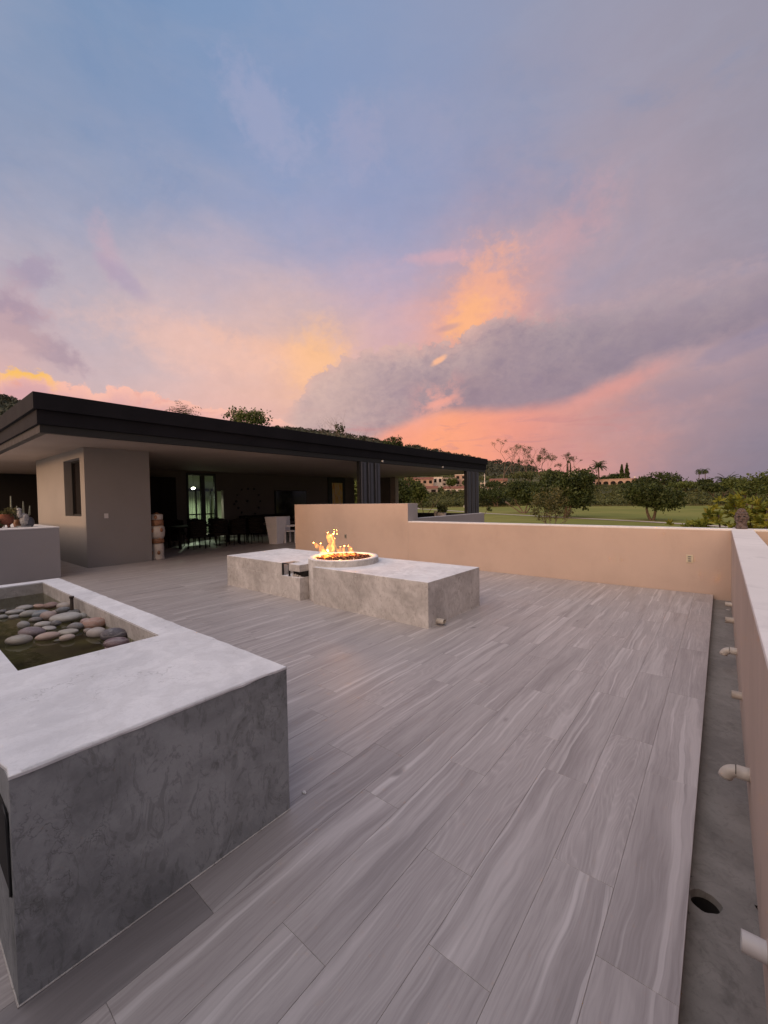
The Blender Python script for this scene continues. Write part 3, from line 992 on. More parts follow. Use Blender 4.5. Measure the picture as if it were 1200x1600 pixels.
outlet(on_y(1077.5, 873, 8.099), 0.085, 0.125, M['plate'], 'ivory three module outlet on the beige wall near the gutter', 3)
outlet(on_y(540, 838, 8.099), 0.075, 0.115, M['plate_grey'], 'grey outlet on the beige wall just above the flames', 2)

# ------------------------------------------------------------------ drain pipes through the right wall


def pipe(x_tip, y, z, r, mt, label, elbow=False, drop=0.0, hollow=True):
    t = empty('drain_pipe', (0.118, y, z), label, 'pipe', 'plastic pipes sticking out of the wall')
    mb = MB()
    L = 0.118 - x_tip
    if elbow:
        R_ = r * 1.7
        pts = [(0.05, 0, 0), (-L + R_ + r, 0, 0)]
        for k in range(1, 8):
            a = math.pi / 2 * k / 7 * 0.92
            pts.append((-L + R_ + r - R_ * math.sin(a), 0, -R_ * (1 - math.cos(a))))
        mb.tube(pts, r, 20, cap=True)
        o = mb.build('pipe_elbow', mt, t)
        MB().tube([(-L * .42, 0, 0), (-L * .42 - 0.004, 0, 0)], r * 1.0, 20).build('joint_seam', M['rust'], t)
        MB().tube([(0.03, 0, 0), (-L * .40, 0, 0)], r * 1.07, 20).build('socket_collar', mt, t)
        e, e1 = Vector(pts[-1]), Vector(pts[-2])
        dd = (e - e1).normalized()
        MB().tube([e - dd * 0.01, e + dd * 0.001], r * 0.86, 18).build('pipe_bore', M['void'], t)
    else:
        mb.tube([(0.05, 0, drop), (-L, 0, 0)], r, 20, cap=False)
        ring = MB()
        n = 20
        ring.lathe([(r, 0), (r, .002), (r * .82, .002), (r * .82, -.06)], n=n, cap=False)
        mb.v += [(-L - q[2] + 0.002, q[1], q[0]) for q in ring.v]
        off = len(mb.v) - len(ring.v)
        for f in ring.f:
            mb.face(tuple(off + i for i in f), 0, True)
        mb.build('pipe_stub', mt, t)
        MB().tube([(-L + .05, 0, 0), (-L + .052, 0, 0)], r * .82, 18).build('pipe_bore', M['void'], t)
    MB().tube([(0.004, 0, drop * .8), (-0.003, 0, drop * .8)], r * 1.22, 16).build('mortar_ring', M['beige_dirty'], t)
    return t


pipe(0.045, 7.209, 0.060, 0.030, M['pvc'], 'shortest plastic pipe stub in the far corner of the gutter')
pipe(0.040, 6.121, 0.104, 0.034, M['pvc_old'], 'stubby plastic pipe second from the far corner of the gutter')
pipe(-0.010, 4.885, 0.115, 0.030, M['pvc'], 'slim downturned elbow pipe halfway along the gutter wall', True)
pipe(0.060, 3.703, 0.160, 0.027, M['pvc_old'], 'straight cream pipe stub between the two downturned elbows')
pipe(-0.008, 2.713, 0.140, 0.030, M['pvc'], 'large pale elbow pipe nearest the round drain hole', True)
pipe(0.055, 1.681, 0.137, 0.030, M['white_plastic'], 'straight white pipe end nearest the viewer at lower right')
chip = MB().ball((0, 0, 0), (0.022, 0.010, 0.006), 8, 5, noise=0.2, seed=3).build('plastic_scrap', M['white_plastic'], loc=onz(1137, 953, -0.06))
tag(chip, 'tiny white scrap lying in the far end of the gutter', 'scrap')
chip2 = MB().ball((0, 0, 0), (0.016, 0.009, 0.004), 7, 5, noise=0.4, seed=8).build('plaster_chip', M['white_plastic'], loc=onz(475, 1238, 0.003))
tag(chip2, 'white plaster crumb on the deck beside the pond block', 'crumb')

# carved stone head on the wall corner
st = empty('carved_idol', (0.235, 8.205, 1.022), 'small weathered brown carved stone head standing on the white wall corner', 'statue')
mb = MB()
prof = [(0.080, 0.0), (0.090, 0.012), (0.088, 0.045), (0.072, 0.062), (0.080, 0.085), (0.096, 0.13), (0.100, 0.17), (0.094, 0.21), (0.078, 0.245), (0.070, 0.262), (0.060, 0.288), (0.034, 0.306), (0.0, 0.312)]
mb.lathe(prof, n=22, sy=0.8)
rr = random.Random(4)
mb.v = [(x * (1 + 0.05 * math.sin(z * 130 + 4 * math.atan2(y, x))) , y * (1 + 0.05 * math.sin(z * 90 + 5 * math.atan2(y, x))), z) for x, y, z in mb.v]
m_, g_, p_, o_ = mat('carved_brown_stone')
tc_ = g_.new('ShaderNodeTexCoord').outputs['Object']
q1 = g_.noise(tc_, 26, 6, 0.65, 0.8)
q2 = g_.noise(g_.v('MULTIPLY', tc_, (1, 1, 2.2)), 42, 5, 0.6, 1.5)
cc_ = g_.mix(g_.step(q1, 0.38, 0.62), (0.05, 0.038, 0.034), (0.17, 0.14, 0.13))
cc_ = g_.mix(g_.m('MULTIPLY', g_.step(q2, 0.52, 0.6), 0.7), cc_, (0.20, 0.085, 0.05))
setp(g_, p_, color=cc_, rough=0.85, normal=bump(g_, q2, 0.9, 0.02))
M['idol'] = m_
mb.v = [(x * .80, y * .80, z) for x, y, z in mb.v]
kid_ = mb.build('idol_body', M['idol'], st)
MB().ball((0, -0.064, 0.165), (0.012, 0.018, 0.022), 8, 6).build('nose', M['idol'], st)
for s in (-1, 1):
    MB().ball((s * 0.028, -0.058, 0.188), (0.017, 0.012, 0.012), 8, 6).build('eye', M['void'], st)
    MB().ball((s * 0.076, -0.01, 0.165), (0.012, 0.022, 0.035), 8, 6).build('ear', M['idol'], st)
MB().ball((0, -0.060, 0.125), (0.026, 0.014, 0.010), 8, 6).build('mouth', M['idol'], st)
MB().lathe([(0.064, 0.215), (0.076, 0.225), (0.074, 0.24), (0.058, 0.252)], n=20, sy=0.85).build('headband', M['idol'], st)

# ------------------------------------------------------------------ pond block in front
bx0, bx1, by0, by1, bz = -5.812, -1.675, 0.220, 1.256, 0.728
ix0, ix1, iy0, iy1 = -5.645, -2.715, 0.408, 1.078
WZ = 0.612
pond = empty('pond_block', ((bx0 + bx1) / 2, (by0 + by1) / 2, 0), 'large grey cement block holding a shallow water basin with pebbles', 'fountain')
mb = MB()
zt = bz - 0.012


def ring_block(mb, z0, z1, o, i, mi_side, mi_in):
    b = len(mb.v)
    for z in (z0, z1):
        mb.v += [(o[0], o[1], z), (o[2], o[1], z), (o[2], o[3], z), (o[0], o[3], z), (i[0], i[1], z), (i[2], i[1], z), (i[2], i[3], z), (i[0], i[3], z)]
    for k in range(4):
        l = (k + 1) % 4
        mb.face((b + k, b + l, b + 8 + l, b + 8 + k), mi_side)
        mb.face((b + 4 + l, b + 4 + k, b + 12 + k, b + 12 + l), mi_in)
        mb.face((b + 8 + k, b + 8 + l, b + 12 + l, b + 12 + k), mi_side)
        mb.face((b + l, b + k, b + 4 + k, b + 4 + l), mi_side)


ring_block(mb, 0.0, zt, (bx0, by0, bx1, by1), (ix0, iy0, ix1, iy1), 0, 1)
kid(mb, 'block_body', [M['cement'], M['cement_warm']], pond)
kid(MB().box(ix0 - .01, iy0 - .01, 0.40, ix1 + .01, iy1 + .01, 0.46), 'basin_floor', M['algae'], pond)
# the pale top coat: a thin uneven slab with a worn outer lip
top = MB()


def outline(x0, y0, x1, y1, step, amp, seed):
    rr = random.Random(seed)
    pts = []
    for (ax, ay), (bx_, by_) in (((x0, y0), (x1, y0)), ((x1, y0), (x1, y1)), ((x1, y1), (x0, y1)), ((x0, y1), (x0, y0))):
        L = math.hypot(bx_ - ax, by_ - ay)
        n = max(2, int(L / step))
        for k in range(n):
            t = k / n
            j = (rr.gauss(0, amp) if k else 0)
            nx, ny = (by_ - ay) / L, -(bx_ - ax) / L
            pts.append((ax + (bx_ - ax) * t + nx * j, ay + (by_ - ay) * t + ny * j))
    return pts


oo = outline(bx0 - .002, by0 - .002, bx1 + .002, by1 + .002, 0.06, 0.0022, 3)
n = len(oo)
ii = []
for px_, py_ in oo:      # matching inner outline, one inner point per outer point
    ii.append((min(max(px_, ix0), ix1), min(max(py_, iy0), iy1)))
inr = outline(ix0, iy0, ix1, iy1, 0.06, 0.0015, 9)
top.v += [(x, y, zt) for x, y in oo] + [(x, y, bz - .003) for x, y in oo] + [(x + (0.004 if x < -3.7 else -0.004), y + (0.004 if y < .7 else -0.004), bz) for x, y in oo] + [(x, y, bz) for x, y in ii] + [(x, y, zt) for x, y in ii]
for k in range(n):
    l = (k + 1) % n
    for s in range(4):
        if s == 2 and ii[k] == ii[l]:
            top.face((s * n + k, s * n + l, (s + 1) * n + l))
        elif s == 3 and ii[k] == ii[l]:
            continue
        else:
            top.face((s * n + k, s * n + l, (s + 1) * n + l, (s + 1) * n + k), 0, s in (1,))
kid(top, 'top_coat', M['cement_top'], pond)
# the stepped lip left by a second skim of cement along the long near edge
lip = MB()
rr = random.Random(12)
ln = 40
for k in range(ln + 1):
    y = by0 + 0.03 + (by1 - by0 - 0.14) * k / ln
    w = 0.010 + 0.012 * abs(math.sin(k * 0.31)) * (1 - k / ln) + rr.uniform(0, 0.004)
    lip.v += [(bx1 - 0.006 - w, y, bz + 0.0002), (bx1 - 0.006 - w + 0.003, y, bz + 0.004), (bx1 + 0.001, y, bz + 0.0032), (bx1 + 0.003, y, bz - 0.006)]
for k in range(ln):
    for s in range(3):
        lip.face((4 * k + s, 4 * k + 4 + s, 4 * k + 5 + s, 4 * k + 1 + s), 0, True)
kid(lip, 'cement_lip', M['cement_top'], pond)
wm = MB()
wm.v += [(ix0 + .001, iy0 + .001, WZ), (ix1 - .001, iy0 + .001, WZ), (ix1 - .001, iy1 - .001, WZ), (ix0 + .001, iy1 - .001, WZ)]
wm.face((0, 1, 2, 3))
kid(wm, 'water', M['water'], pond)
nz = MB()
np_ = onz(112.8, 956, 0.62)
nz.tube([(np_.x, np_.y, 0.45), (np_.x, np_.y, 0.745)], 0.013, 12)
nz.tube([(np_.x, np_.y, 0.74), (np_.x, np_.y, 0.757)], 0.018, 12)
kid(nz, 'spout_pipe', M['rust'], pond)
ap = MB()
ap.box(-1.93, by0 - .002, 0.33, -1.705, by0 + .01, 0.60)
kid(ap, 'access_recess', M['void'], pond)
fr = MB()
fr.tube([(-1.70, by0 - .004, 0.34), (-1.697, by0 - .006, 0.52), (-1.705, by0 - .006, 0.585), (-1.74, by0 - .008, 0.615)], 0.004, 8)
kid(fr, 'black_cable', M['black'], pond)
kid(MB().box(bx0, by0 - .004, 0.0005, bx1 + .005, by1 + .003, 0.005), 'mortar_joint', M['cement_warm'], pond, 0.002)

# pebbles: (x, y in the enlarged photo, width, height, colour, label)
PEB = [
    (75, 298, 92, 42, (.33, .29, .24), 'tan grey pebble nearest the left corner of the basin'),
    (187, 283, 82, 34, (.50, .36, .30), 'flat pinkish beige pebble at the front of the heap'),
    (262, 288, 52, 28, (.46, .36, .30), 'small round beige pebble at the front of the heap'),
    (265, 266, 78, 24, (.40, .36, .31), 'long thin grey beige pebble above the small round one'),
    (377, 270, 82, 46, (.38, .33, .30), 'grey brown pebble in front of the terracotta one'),
    (448, 276, 98, 54, (.105, .092, .105), 'largest slate dark pebble at the right end of the heap'),
    (373, 233, 84, 50, (.40, .24, .19), 'terracotta pink pebble leaning on the basin wall'),
    (296, 246, 62, 34, (.17, .155, .15), 'dark grey pebble in the middle of the heap'),
    (337, 227, 48, 38, (.36, .25, .23), 'dusky pink pebble behind the dark middle one'),
    (322, 204, 38, 36, (.34, .33, .31), 'small grey pebble at the tip of the long pale one'),
    (258, 210, 122, 40, (.40, .38, .35), 'longest pale grey pebble beside the spout pipe'),
    (188, 204, 62, 50, (.33, .24, .21), 'pinkish brown pebble left of the longest pale one'),
    (160, 197, 58, 36, (.19, .21, .23), 'blue grey pebble in the left part of the heap'),
    (116, 195, 78, 32, (.29, .275, .25), 'broad olive grey pebble left of the blue one'),
    (60, 188, 64, 22, (.30, .28, .26), 'flat grey pebble near the left side of the water'),
    (95, 172, 62, 22, (.33, .30, .27), 'flat tan grey pebble at the back left'),
    (155, 165, 46, 18, (.40, .25, .19), 'small terracotta pebble at the back'),
    (200, 162, 58, 28, (.27, .17, .145), 'red brown pebble at the back of the heap'),
    (256, 164, 56, 32, (.42, .36, .32), 'pale beige pebble behind the spout pipe'),
    (245, 182, 62, 28, (.105, .105, .11), 'charcoal pebble just left of the spout pipe'),
    (125, 267, 92, 42, (.20, .15, .15), 'purple brown pebble behind the tan corner one'),
    (92, 239, 50, 38, (.31, .29, .27), 'round grey pebble standing alone in the left water'),
    (168, 237, 58, 27, (.42, .38, .34), 'pale beige grey pebble left of centre'),
    (190, 252, 52, 20, (.43, .39, .35), 'thin pale pebble over the purple brown one'),
    (217, 233, 42, 26, (.14, .13, .13), 'small dark pebble under the longest pale one'),
    (311, 183, 46, 18, (.15, .15, .155), 'flat dark pebble right of the spout pipe'),
    (455, 308, 98, 46, (.16, .10, .11), 'wet purple brown pebble below the largest dark one'),
    (445, 328, 70, 20, (.34, .22, .22), 'mostly sunken pink pebble along the near rim'),
    (8, 208, 36, 20, (.33, .32, .30), 'grey pebble cut by the left edge of the photo'),
    (54, 208, 52, 20, (.27, .25, .23), 'grey pebble half under water at the left'),
    (12, 186, 26, 16, (.14, .13, .13), 'small dark pebble at the far left of the water'),
    (284, 200, 40, 22, (.20, .19, .18), 'grey pebble hidden behind the longest pale one'),
    (345, 262, 40, 24, (.24, .20, .18), 'brown pebble wedged under the terracotta pink one'),
    (228, 300, 40, 14, (.12, .11, .09), 'sunken dark pebble at the front of the heap'),
    (140, 218, 46, 22, (.18, .155, .14), 'brown grey pebble below the blue grey one'),
    (290, 158, 30, 16, (.34, .29, .26), 'small beige pebble against the basin wall'),
    (216, 190, 40, 20, (.32, .24, .2), 'small rosy pebble between the charcoal and pink ones'),
]
for k, (zx, zy, w, h, c, lab) in enumerate(PEB):
    px_, py_ = zx / 2.5, 880 + zy / 2.5
    zc = WZ + (0.018 if h > 24 else 0.008)
    if 'sunken' in lab or 'half under' in lab:
        zc = WZ - 0.006
    p = onz(px_, py_ + 1.0, zc)
    dist = (p - Vector((0, 0, EYE))).dot(B_F)
    a = w / 2.5 / 2 / FPX * dist
    c_ = h / 2.5 / 2 / FPX * dist * 0.92
    q = MB().ball((0, 0, 0), (a, a * random.Random(k).uniform(0.62, 0.85), min(c_, a * 0.62)), 16, 10, noise=0.035, seed=k)
    o = q.build('river_pebble', M['stone'], loc=p)
    o.rotation_euler = (RNG.uniform(-.08, .08), RNG.uniform(-.1, .1), YAW + RNG.uniform(-.35, .35))
    if p.y > iy1 - a * 0.7:
        o.location.y = iy1 - a * 0.72
    o.color = (*c, 1)
    tag(o, lab, 'pebble', 'river pebbles heaped in the water basin')

# ------------------------------------------------------------------ fire bench
FC = onz(526.3, 867.6, 0.68)
FR = 0.565
fy0, fy1, fz = 4.10, 5.45, 0.556
FC.y = fy0 + 0.07 + FR
fire = empty('fire_bench', (-4.95, 4.8, 0), 'long low grey cement bench with a round fire bowl in its middle', 'fire pit')
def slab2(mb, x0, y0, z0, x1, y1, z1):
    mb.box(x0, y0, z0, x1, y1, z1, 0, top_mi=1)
mb = MB()
slab2(mb, -7.2, fy0, 0, -5.08, fy1, 0.353)
slab2(mb, -7.2, fy0, 0.353, -5.53, fy1, fz)
slab2(mb, -5.528, fy0 + .26, 0.354, -5.082, fy1, fz - .0005)
mb.box(-5.35, fy0 + .003, 0.445, -5.083, fy0 + .262, fz - .001, 0, top_mi=1)
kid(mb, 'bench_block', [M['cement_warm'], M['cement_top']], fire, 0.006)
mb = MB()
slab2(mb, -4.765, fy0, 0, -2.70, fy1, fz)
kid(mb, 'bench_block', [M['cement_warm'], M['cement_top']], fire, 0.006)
kid(MB().box(-5.08, fy0 + .62, 0, -4.765, fy1 - .002, fz - .002, 0, top_mi=1), 'bench_infill', [M['cement_warm'], M['cement_top']], fire)
kid(MB().box(-5.515, fy0 + .012, 0.362, -5.362, fy0 + .03, 0.54), 'valve_plate', M['steel'], fire, 0.004)
pf = MB()
for a, b, c, d_ in ((-5.527, .354, -5.515, .552), (-5.362, .354, -5.350, .552), (-5.527, .54, -5.350, .553)):
    pf.box(a, fy0 + .004, b, c, fy0 + .035, d_)
kid(pf, 'plate_frame', M['black'], fire)
kid(MB().box(-5.36, fy0 + .10, 0.356, -5.085, fy0 + .26, 0.443), 'valve_niche', M['void'], fire)
for k, (x_, z_, r_) in enumerate(((-5.30, .366, .022), (-5.20, .368, .018), (-5.14, .364, .016), (-5.25, .376, .02))):
    kid(MB().ball((x_, fy0 + .06, z_), r_, 8, 6, noise=.2, seed=k), 'rubble', M['cement_warm'], fire)
bw = MB()
bw.lathe([(FR, 0), (FR, 0.642), (FR - .010, 0.652), (FR - .085, 0.652), (FR - .095, 0.642), (FR - .105, 0.54), (0, 0.54)], (FC.x, FC.y, 0), 72, cap=False, mis=[0, 1, 1, 1, 0, 2])
kid(bw, 'fire_bowl', [M['cement_warm'], M['cement_top'], M['void']], fire)
va = math.radians(-107)
kid(MB().box(-.028, -.012, -.03, .028, .012, .03, rot=Matrix.Rotation(va + math.pi / 2, 3, 'Z'), piv=(0, 0, 0)), 'gas_valve', M['rust'], fire)
fire.children[-1].location = (FC.x + math.cos(va) * FR, FC.y + math.sin(va) * FR, 0.565)
sp = MB()
sp.tube([(-2.74, 4.30, 0.052), (-2.60, 4.30, 0.052)], 0.034, 18, cap=False)
sp.tube([(-2.60, 4.30, 0.052), (-2.74, 4.30, 0.052)], 0.028, 18, cap=False)
kid(sp, 'drain_stub', M['pvc'], fire)
kid(MB().tube([(-2.66, 4.30, 0.052), (-2.662, 4.30, 0.052)], 0.028, 18), 'stub_bore', M['void'], fire)
kid(MB().box(-7.21, fy0 - .006, 0.0005, -5.08, fy1 + .006, 0.005), 'mortar_joint', M['cement_warm'], fire)
kid(MB().box(-4.765, fy0 - .006, 0.0005, -2.692, fy1 + .006, 0.005), 'mortar_joint', M['cement_warm'], fire)
lv = MB()
rr = random.Random(2)
for k in range(260):
    a, q = rr.uniform(0, 6.283), math.sqrt(rr.random()) * (FR - .125)
    s = rr.uniform(.018, .036)
    lv.ball((FC.x + q * math.cos(a), FC.y + q * math.sin(a), 0.585 + 0.05 * (1 - (q / FR) ** 2) + rr.uniform(0, .022)), (s, s * rr.uniform(.7, 1), s * .8), 6, 4, noise=.25, seed=k)
lo_ = kid(lv, 'lava_rock', M['lava'], fire)
lo_['kind'] = 'stuff'

# flames: glowing gas, thicker is whiter
mf = bpy.data.materials.new('flame_gas')
mf.use_nodes = True
g = NT(mf.node_tree)
tc = g.new('ShaderNodeTexCoord').outputs['Object']
nn = g.noise(g.v('MULTIPLY', tc, (1, 1, 0.55)), 16.0, 3, 0.55, 0.6)
em = g.new('ShaderNodeEmission')
g.put(em.inputs[0], (1.0, 0.33, 0.05, 1))
g.put(em.inputs[1], g.m('MULTIPLY', g.step(nn, 0.36, 0.74), 46.0))
ou = g.new('ShaderNodeOutputMaterial')
g.t.links.new(em.outputs[0], ou.inputs['Volume'])
fl = empty('fire', (FC.x, FC.y, 0.63), 'yellow orange flames burning up from the lava rock', 'fire')
RF = math.hypot(FC.x, FC.y)
TONG = [  # spine pixels from the base upward, radii in metres
    ([(514, 869), (516, 858), (518, 848), (514, 838), (512, 832)], [.030, .045, .036, .038, .010]),
    ([(519, 866), (521, 855), (518, 843), (519, 836), (521, 834)], [.02, .028, .022, .024, .008]),
    ([(510, 870), (504, 863), (498, 856), (493, 850), (490, 848)], [.030, .036, .028, .022, .006]),
    ([(508, 868), (505, 860), (502, 853), (501, 849)], [.020, .026, .018, .006]),
    ([(500, 868), (506, 864), (512, 860)], [.02, .03, .02]),
    ([(530, 869), (528, 860), (524, 852), (522, 844), (523, 841)], [.016, .014, .010, .012, .005]),
    ([(533, 868), (531, 860), (532, 854)], [.022, .026, .008]),
    ([(546, 866), (548, 860), (546, 855), (544, 853)], [.030, .034, .022, .008]),
    ([(552, 867), (550, 861), (549, 857)], [.024, .022, .008]),
    ([(538, 868), (537, 860), (538, 853)], [.022, .020, .007]),
    ([(490, 871), (494, 868), (500, 869)], [.012, .022, .02]),
    ([(526, 834), (527, 831), (526, 828)], [.004, .011, .003]),
    ([(522, 831), (522.5, 829), (522, 827)], [.003, .007, .003]),
    ([(541, 868), (556, 868)], [.02, .014]),
    ([(505, 870), (530, 870)], [.022, .022]),
]
rr = random.Random(9)
for sp_, rad in TONG:
    mb = MB()
    rj = RF + rr.uniform(-.16, .12)
    pts = [at(px_, py_, rj + rr.uniform(-.02, .02)) - fl.location for px_, py_ in sp_]
    # densify with a little curl
    P2, R2 = [], []
    for i in range(len(pts) - 1):
        for k in range(4):
            t = k / 4
            P2.append(pts[i].lerp(pts[i + 1], t) + Vector((rr.gauss(0, .004), rr.gauss(0, .004), 0)))
            R2.append((rad[i] * (1 - t) + rad[i + 1] * t) * rr.uniform(1.05, 1.55))
    P2.append(pts[-1])
    R2.append(rad[-1])
    mb.tube(P2, R2, 10)
    mb.build('flame', mf, fl)
pl = bpy.data.lights.new('fire_glow', 'POINT')
pl.energy = 28
pl.color = (1.0, 0.42, 0.12)
pl.shadow_soft_size = 0.12
po = bpy.data.objects.new('fire_glow', pl)
po.parent = fl
po.location = (0.0, 0, 0.16)
COL.objects.link(po)

# ------------------------------------------------------------------ house
house = empty('modern_house', (-14, 11, 0), 'low modern house with a flat dark roof and an open dark living room', 'house')
RX, RY0, RY1 = -9.95, 1.87, 21.2
SO = 2.95


def hk(mb, name, mats, bevel=0.0):
    return kid(mb, name, mats, house, bevel)


# roof: three stepped bands, the deck, the soffit
roof = hk(MB().box(-26, RY0 + .06, 3.40, RX - .06, RY1 - .06, 3.64), 'roof', M['fascia'])


def sub(mb, name, mats, par, bevel=0.0):
    o = mb.build(name, mats, par, bevel=bevel)
    return o


def ringband(z0, z1, inset, t):
    mb = MB()
    x, y0, y1 = RX - inset, RY0 + inset, RY1 - inset
    mb.box(x - t, y0, z0, x, y1, z1)
    mb.box(-26, y0, z0, x - t - .001, y0 + t, z1)
    mb.box(-26, y1 - t, z0, x - t - .001, y1, z1)
    return mb


sub(ringband(3.375, 3.69, 0.0, .09), 'fascia_band', M['fascia'], roof, 0.004)
sub(ringband(3.10, 3.374, 0.055, .10), 'fascia_band', M['fascia'], roof, 0.004)
sub(ringband(2.945, 3.099, 0.10, .12), 'fascia_band', M['black'], roof, 0.004)
sub(MB().box(-26, RY0 + .225, SO + .012, RX - .225, RY1 - .225, 3.2), 'soffit', M['soffit'], roof)
for yy in (12.2, 16.6):
    lb = MB()
    lb.box(RX - .095, yy - .03, 2.99, RX - .045, yy + .03, 3.06)
    sub(lb, 'eave_light', M['white_plastic'], roof, 0.006)

WT = 0.22
# front wall with the light switch, and the side wall with the slit window
fw = hk(MB().box(-12.0 - WT, 3.17, 0, -12.0, 4.65, SO + .01), 'front_wall', M['house_wall'])
sp_ = on_x(166, 806, -11.999)
sw = sub(MB().box(-11.999, sp_.y - .045, sp_.z - .06, -11.988, sp_.y + .045, sp_.z + .06), 'light_switch', M['white_plastic'], fw, 0.003)
wx0, wx1, wz0, wz1 = -13.76, -12.34, 1.262, 2.732
side = MB()
side.box(-16.8, 3.17, 0, wx0, 3.17 + WT, SO + .01)
side.box(wx1, 3.17, 0, -12.0 - WT - .001, 3.17 + WT, SO + .01)
side.box(wx0 + .0005, 3.1705, 0, wx1 - .0005, 3.17 + WT, wz0)
side.box(wx0 + .0005, 3.1705, wz1, wx1 - .0005, 3.17 + WT, SO + .009)
hk(side, 'side_wall', M['house_wall'])
win = hk(MB().box(wx0, 3.17 + WT - .012, wz0, wx1, 3.17 + WT + .004, wz1), 'slit_window', M['dark_glass'])
wf = MB()
for a, b, c, d_ in ((wx0, wz0, wx0 + .05, wz1), (wx1 - .05, wz0, wx1, wz1), (wx0 + .051, wz0, wx1 - .051, wz0 + .05), (wx0 + .051, wz1 - .05, wx1 - .051, wz1)):
    wf.box(a + .001, 3.17 + WT - .05, b + .001, c - .001, 3.17 + WT - .013, d_ - .001)
sub(wf, 'window_frame', M['black'], win)
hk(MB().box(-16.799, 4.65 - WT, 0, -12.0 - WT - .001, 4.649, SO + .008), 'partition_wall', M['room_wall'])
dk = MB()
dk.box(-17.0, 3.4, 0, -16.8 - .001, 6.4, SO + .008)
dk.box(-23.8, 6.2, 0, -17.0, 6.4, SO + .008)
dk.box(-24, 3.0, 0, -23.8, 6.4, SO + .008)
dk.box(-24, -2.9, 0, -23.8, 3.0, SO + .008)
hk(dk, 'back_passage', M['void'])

# back wall of the living room with the glazed door and a lit strip beside it
BX = -18.0
dy0, dy1, dz1 = 8.46, 9.80, 2.88
sy0, sy1, sz1 = 9.86, 10.16, 2.12
bw_ = MB()
bw_.box(BX - .2, 6.41, 0, BX, dy0, SO + .008)
bw_.box(BX - .2, dy0 + .001, dz1, BX - .001, dy1 - .001, SO + .007)
bw_.box(BX - .2, dy1, 0, BX, sy0, SO + .008)
bw_.box(BX - .2, sy0 + .001, sz1, BX - .001, sy1 - .001, SO + .007)
bw_.box(BX - .2, sy1, 0, BX, 19.05, SO + .008)
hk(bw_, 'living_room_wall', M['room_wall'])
door = MB()
t_ = .075
door.box(BX - .10, dy0 + .002, 0, BX + .03, dy0 + t_, dz1 - .002)
door.box(BX - .10, dy1 - t_, 0, BX + .03, dy1 - .002, dz1 - .002)
door.box(BX - .10, dy0 + t_ + .001, dz1 - .10, BX + .03, dy1 - t_ - .001, dz1 - .002)
ym = (dy0 + dy1) / 2 + .05
door.box(BX - .09, ym - .085, 0, BX + .035, ym + .085, dz1 - .101)
for a, b in ((dy0 + t_ + .001, ym - .086), (ym + .086, dy1 - t_ - .001)):
    door.box(BX - .07, a, 1.02, BX + .01, b, 1.075)
    door.box(BX - .07, a, 0, BX + .01, b, .10)
    door.box(BX - .07, (a + b) / 2 - .018 + .06, .101, BX, (a + b) / 2 + .018 + .06, 1.019)
    door.box(BX - .07, (a + b) / 2 - .018 + .06, 1.076, BX, (a + b) / 2 + .018 + .06, 2.2)
dr = hk(door, 'glass_door', M['black'])
for a, b in ((dy0 + t_, ym - .085), (ym + .085, dy1 - t_)):
    sub(MB().box(BX - .05, a, .1, BX - .044, b, dz1 - .1), 'glass_pane', M['glass'], dr)
# the lit room behind the door
lr = MB()
lr.box(-21.2, 7.6, 0, -21.0, 12.0, SO)
lr.box(-21.0, 7.4, 0, BX - .201, 7.6, SO)
lr.box(-21.0, 12.0, 0, BX - .201, 12.2, SO)
M['green_room'] = simple('pale_green_paint', (0.50, 0.56, 0.43), 0.8, 0, 2.0, 0.1)
hk(lr, 'lit_room', M['green_room'])
cu = MB()
for k in range(26):
    y = 8.2 + k * .115
    cu.tube([(-20.9, y, 0.05), (-20.9 + .01 * math.sin(k), y, 2.15)], .05 + .012 * math.sin(k * 1.9), 8)
hk(cu, 'curtain', M['green_room'])
hk(MB().box(-20.97, 7.7, 2.16, -20.85, 11.9, 2.30), 'curtain_rail', M['black'])
lampp = at(302, 763, math.hypot(19.1, 9.4))
pend = empty('ceiling_lamp', lampp, 'bright lamp hanging in the lit room behind the glass door', 'lamp')
ml = m_emit('lamp_glass_lit', (1.0, 0.95, 0.72, 1), 14)
MB().ball((0, 0, 0), (.09, .09, .055), 14, 8).build('lamp_globe', ml, pend)
MB().tube([(0, 0, .05), (0, 0, SO - lampp.z)], .008, 6).build('lamp_cord', M['black'], pend)
ld = bpy.data.lights.new('lamp_light', 'SPOT')
ld.energy = 230
ld.spot_size = RAD(165)
ld.spot_blend = 0.5
ld.color = (0.92, 1.0, 0.72)
ld.shadow_soft_size = 0.08
lo2 = bpy.data.objects.new('lamp_light', ld)
lo2.parent = pend
lo2.location = (0, 0, -0.07)
COL.objects.link(lo2)
# far end
fe = MB()
fe.box(-17.9, 20.5, 0, -16.30, 20.7, SO + .008)
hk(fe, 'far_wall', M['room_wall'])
hk(MB().box(-16.18, 20.42, 0, -15.78, 20.75, SO + .008), 'column', M['soffit'])
hk(MB().box(-15.6, 20.55, 0, -10.3, 20.75, 0.735), 'balcony_wall', M['black'])


def leafpost(y0, y1):
    n = 3
    core = hk(MB().box(-10.20, y0 + .06, 0, -10.06, y1, SO + .05), 'folding_door_stack', M['black'])
    w = (y1 - y0) / n
    for k in range(n):
        sub(MB().box(-10.22, y0 + k * w + .13, 0.03, -10.03, y0 + (k + 1) * w - .005, SO - .02), 'door_leaf', M['post'], core, 0.01)
        sub(MB().box(-10.026, y0 + k * w + .20, 0.06, -10.02, y0 + k * w + .23, SO - .05), 'leaf_groove', M['black'], core)


leafpost(10.88, 12.06)
leafpost(18.90, 20.28)

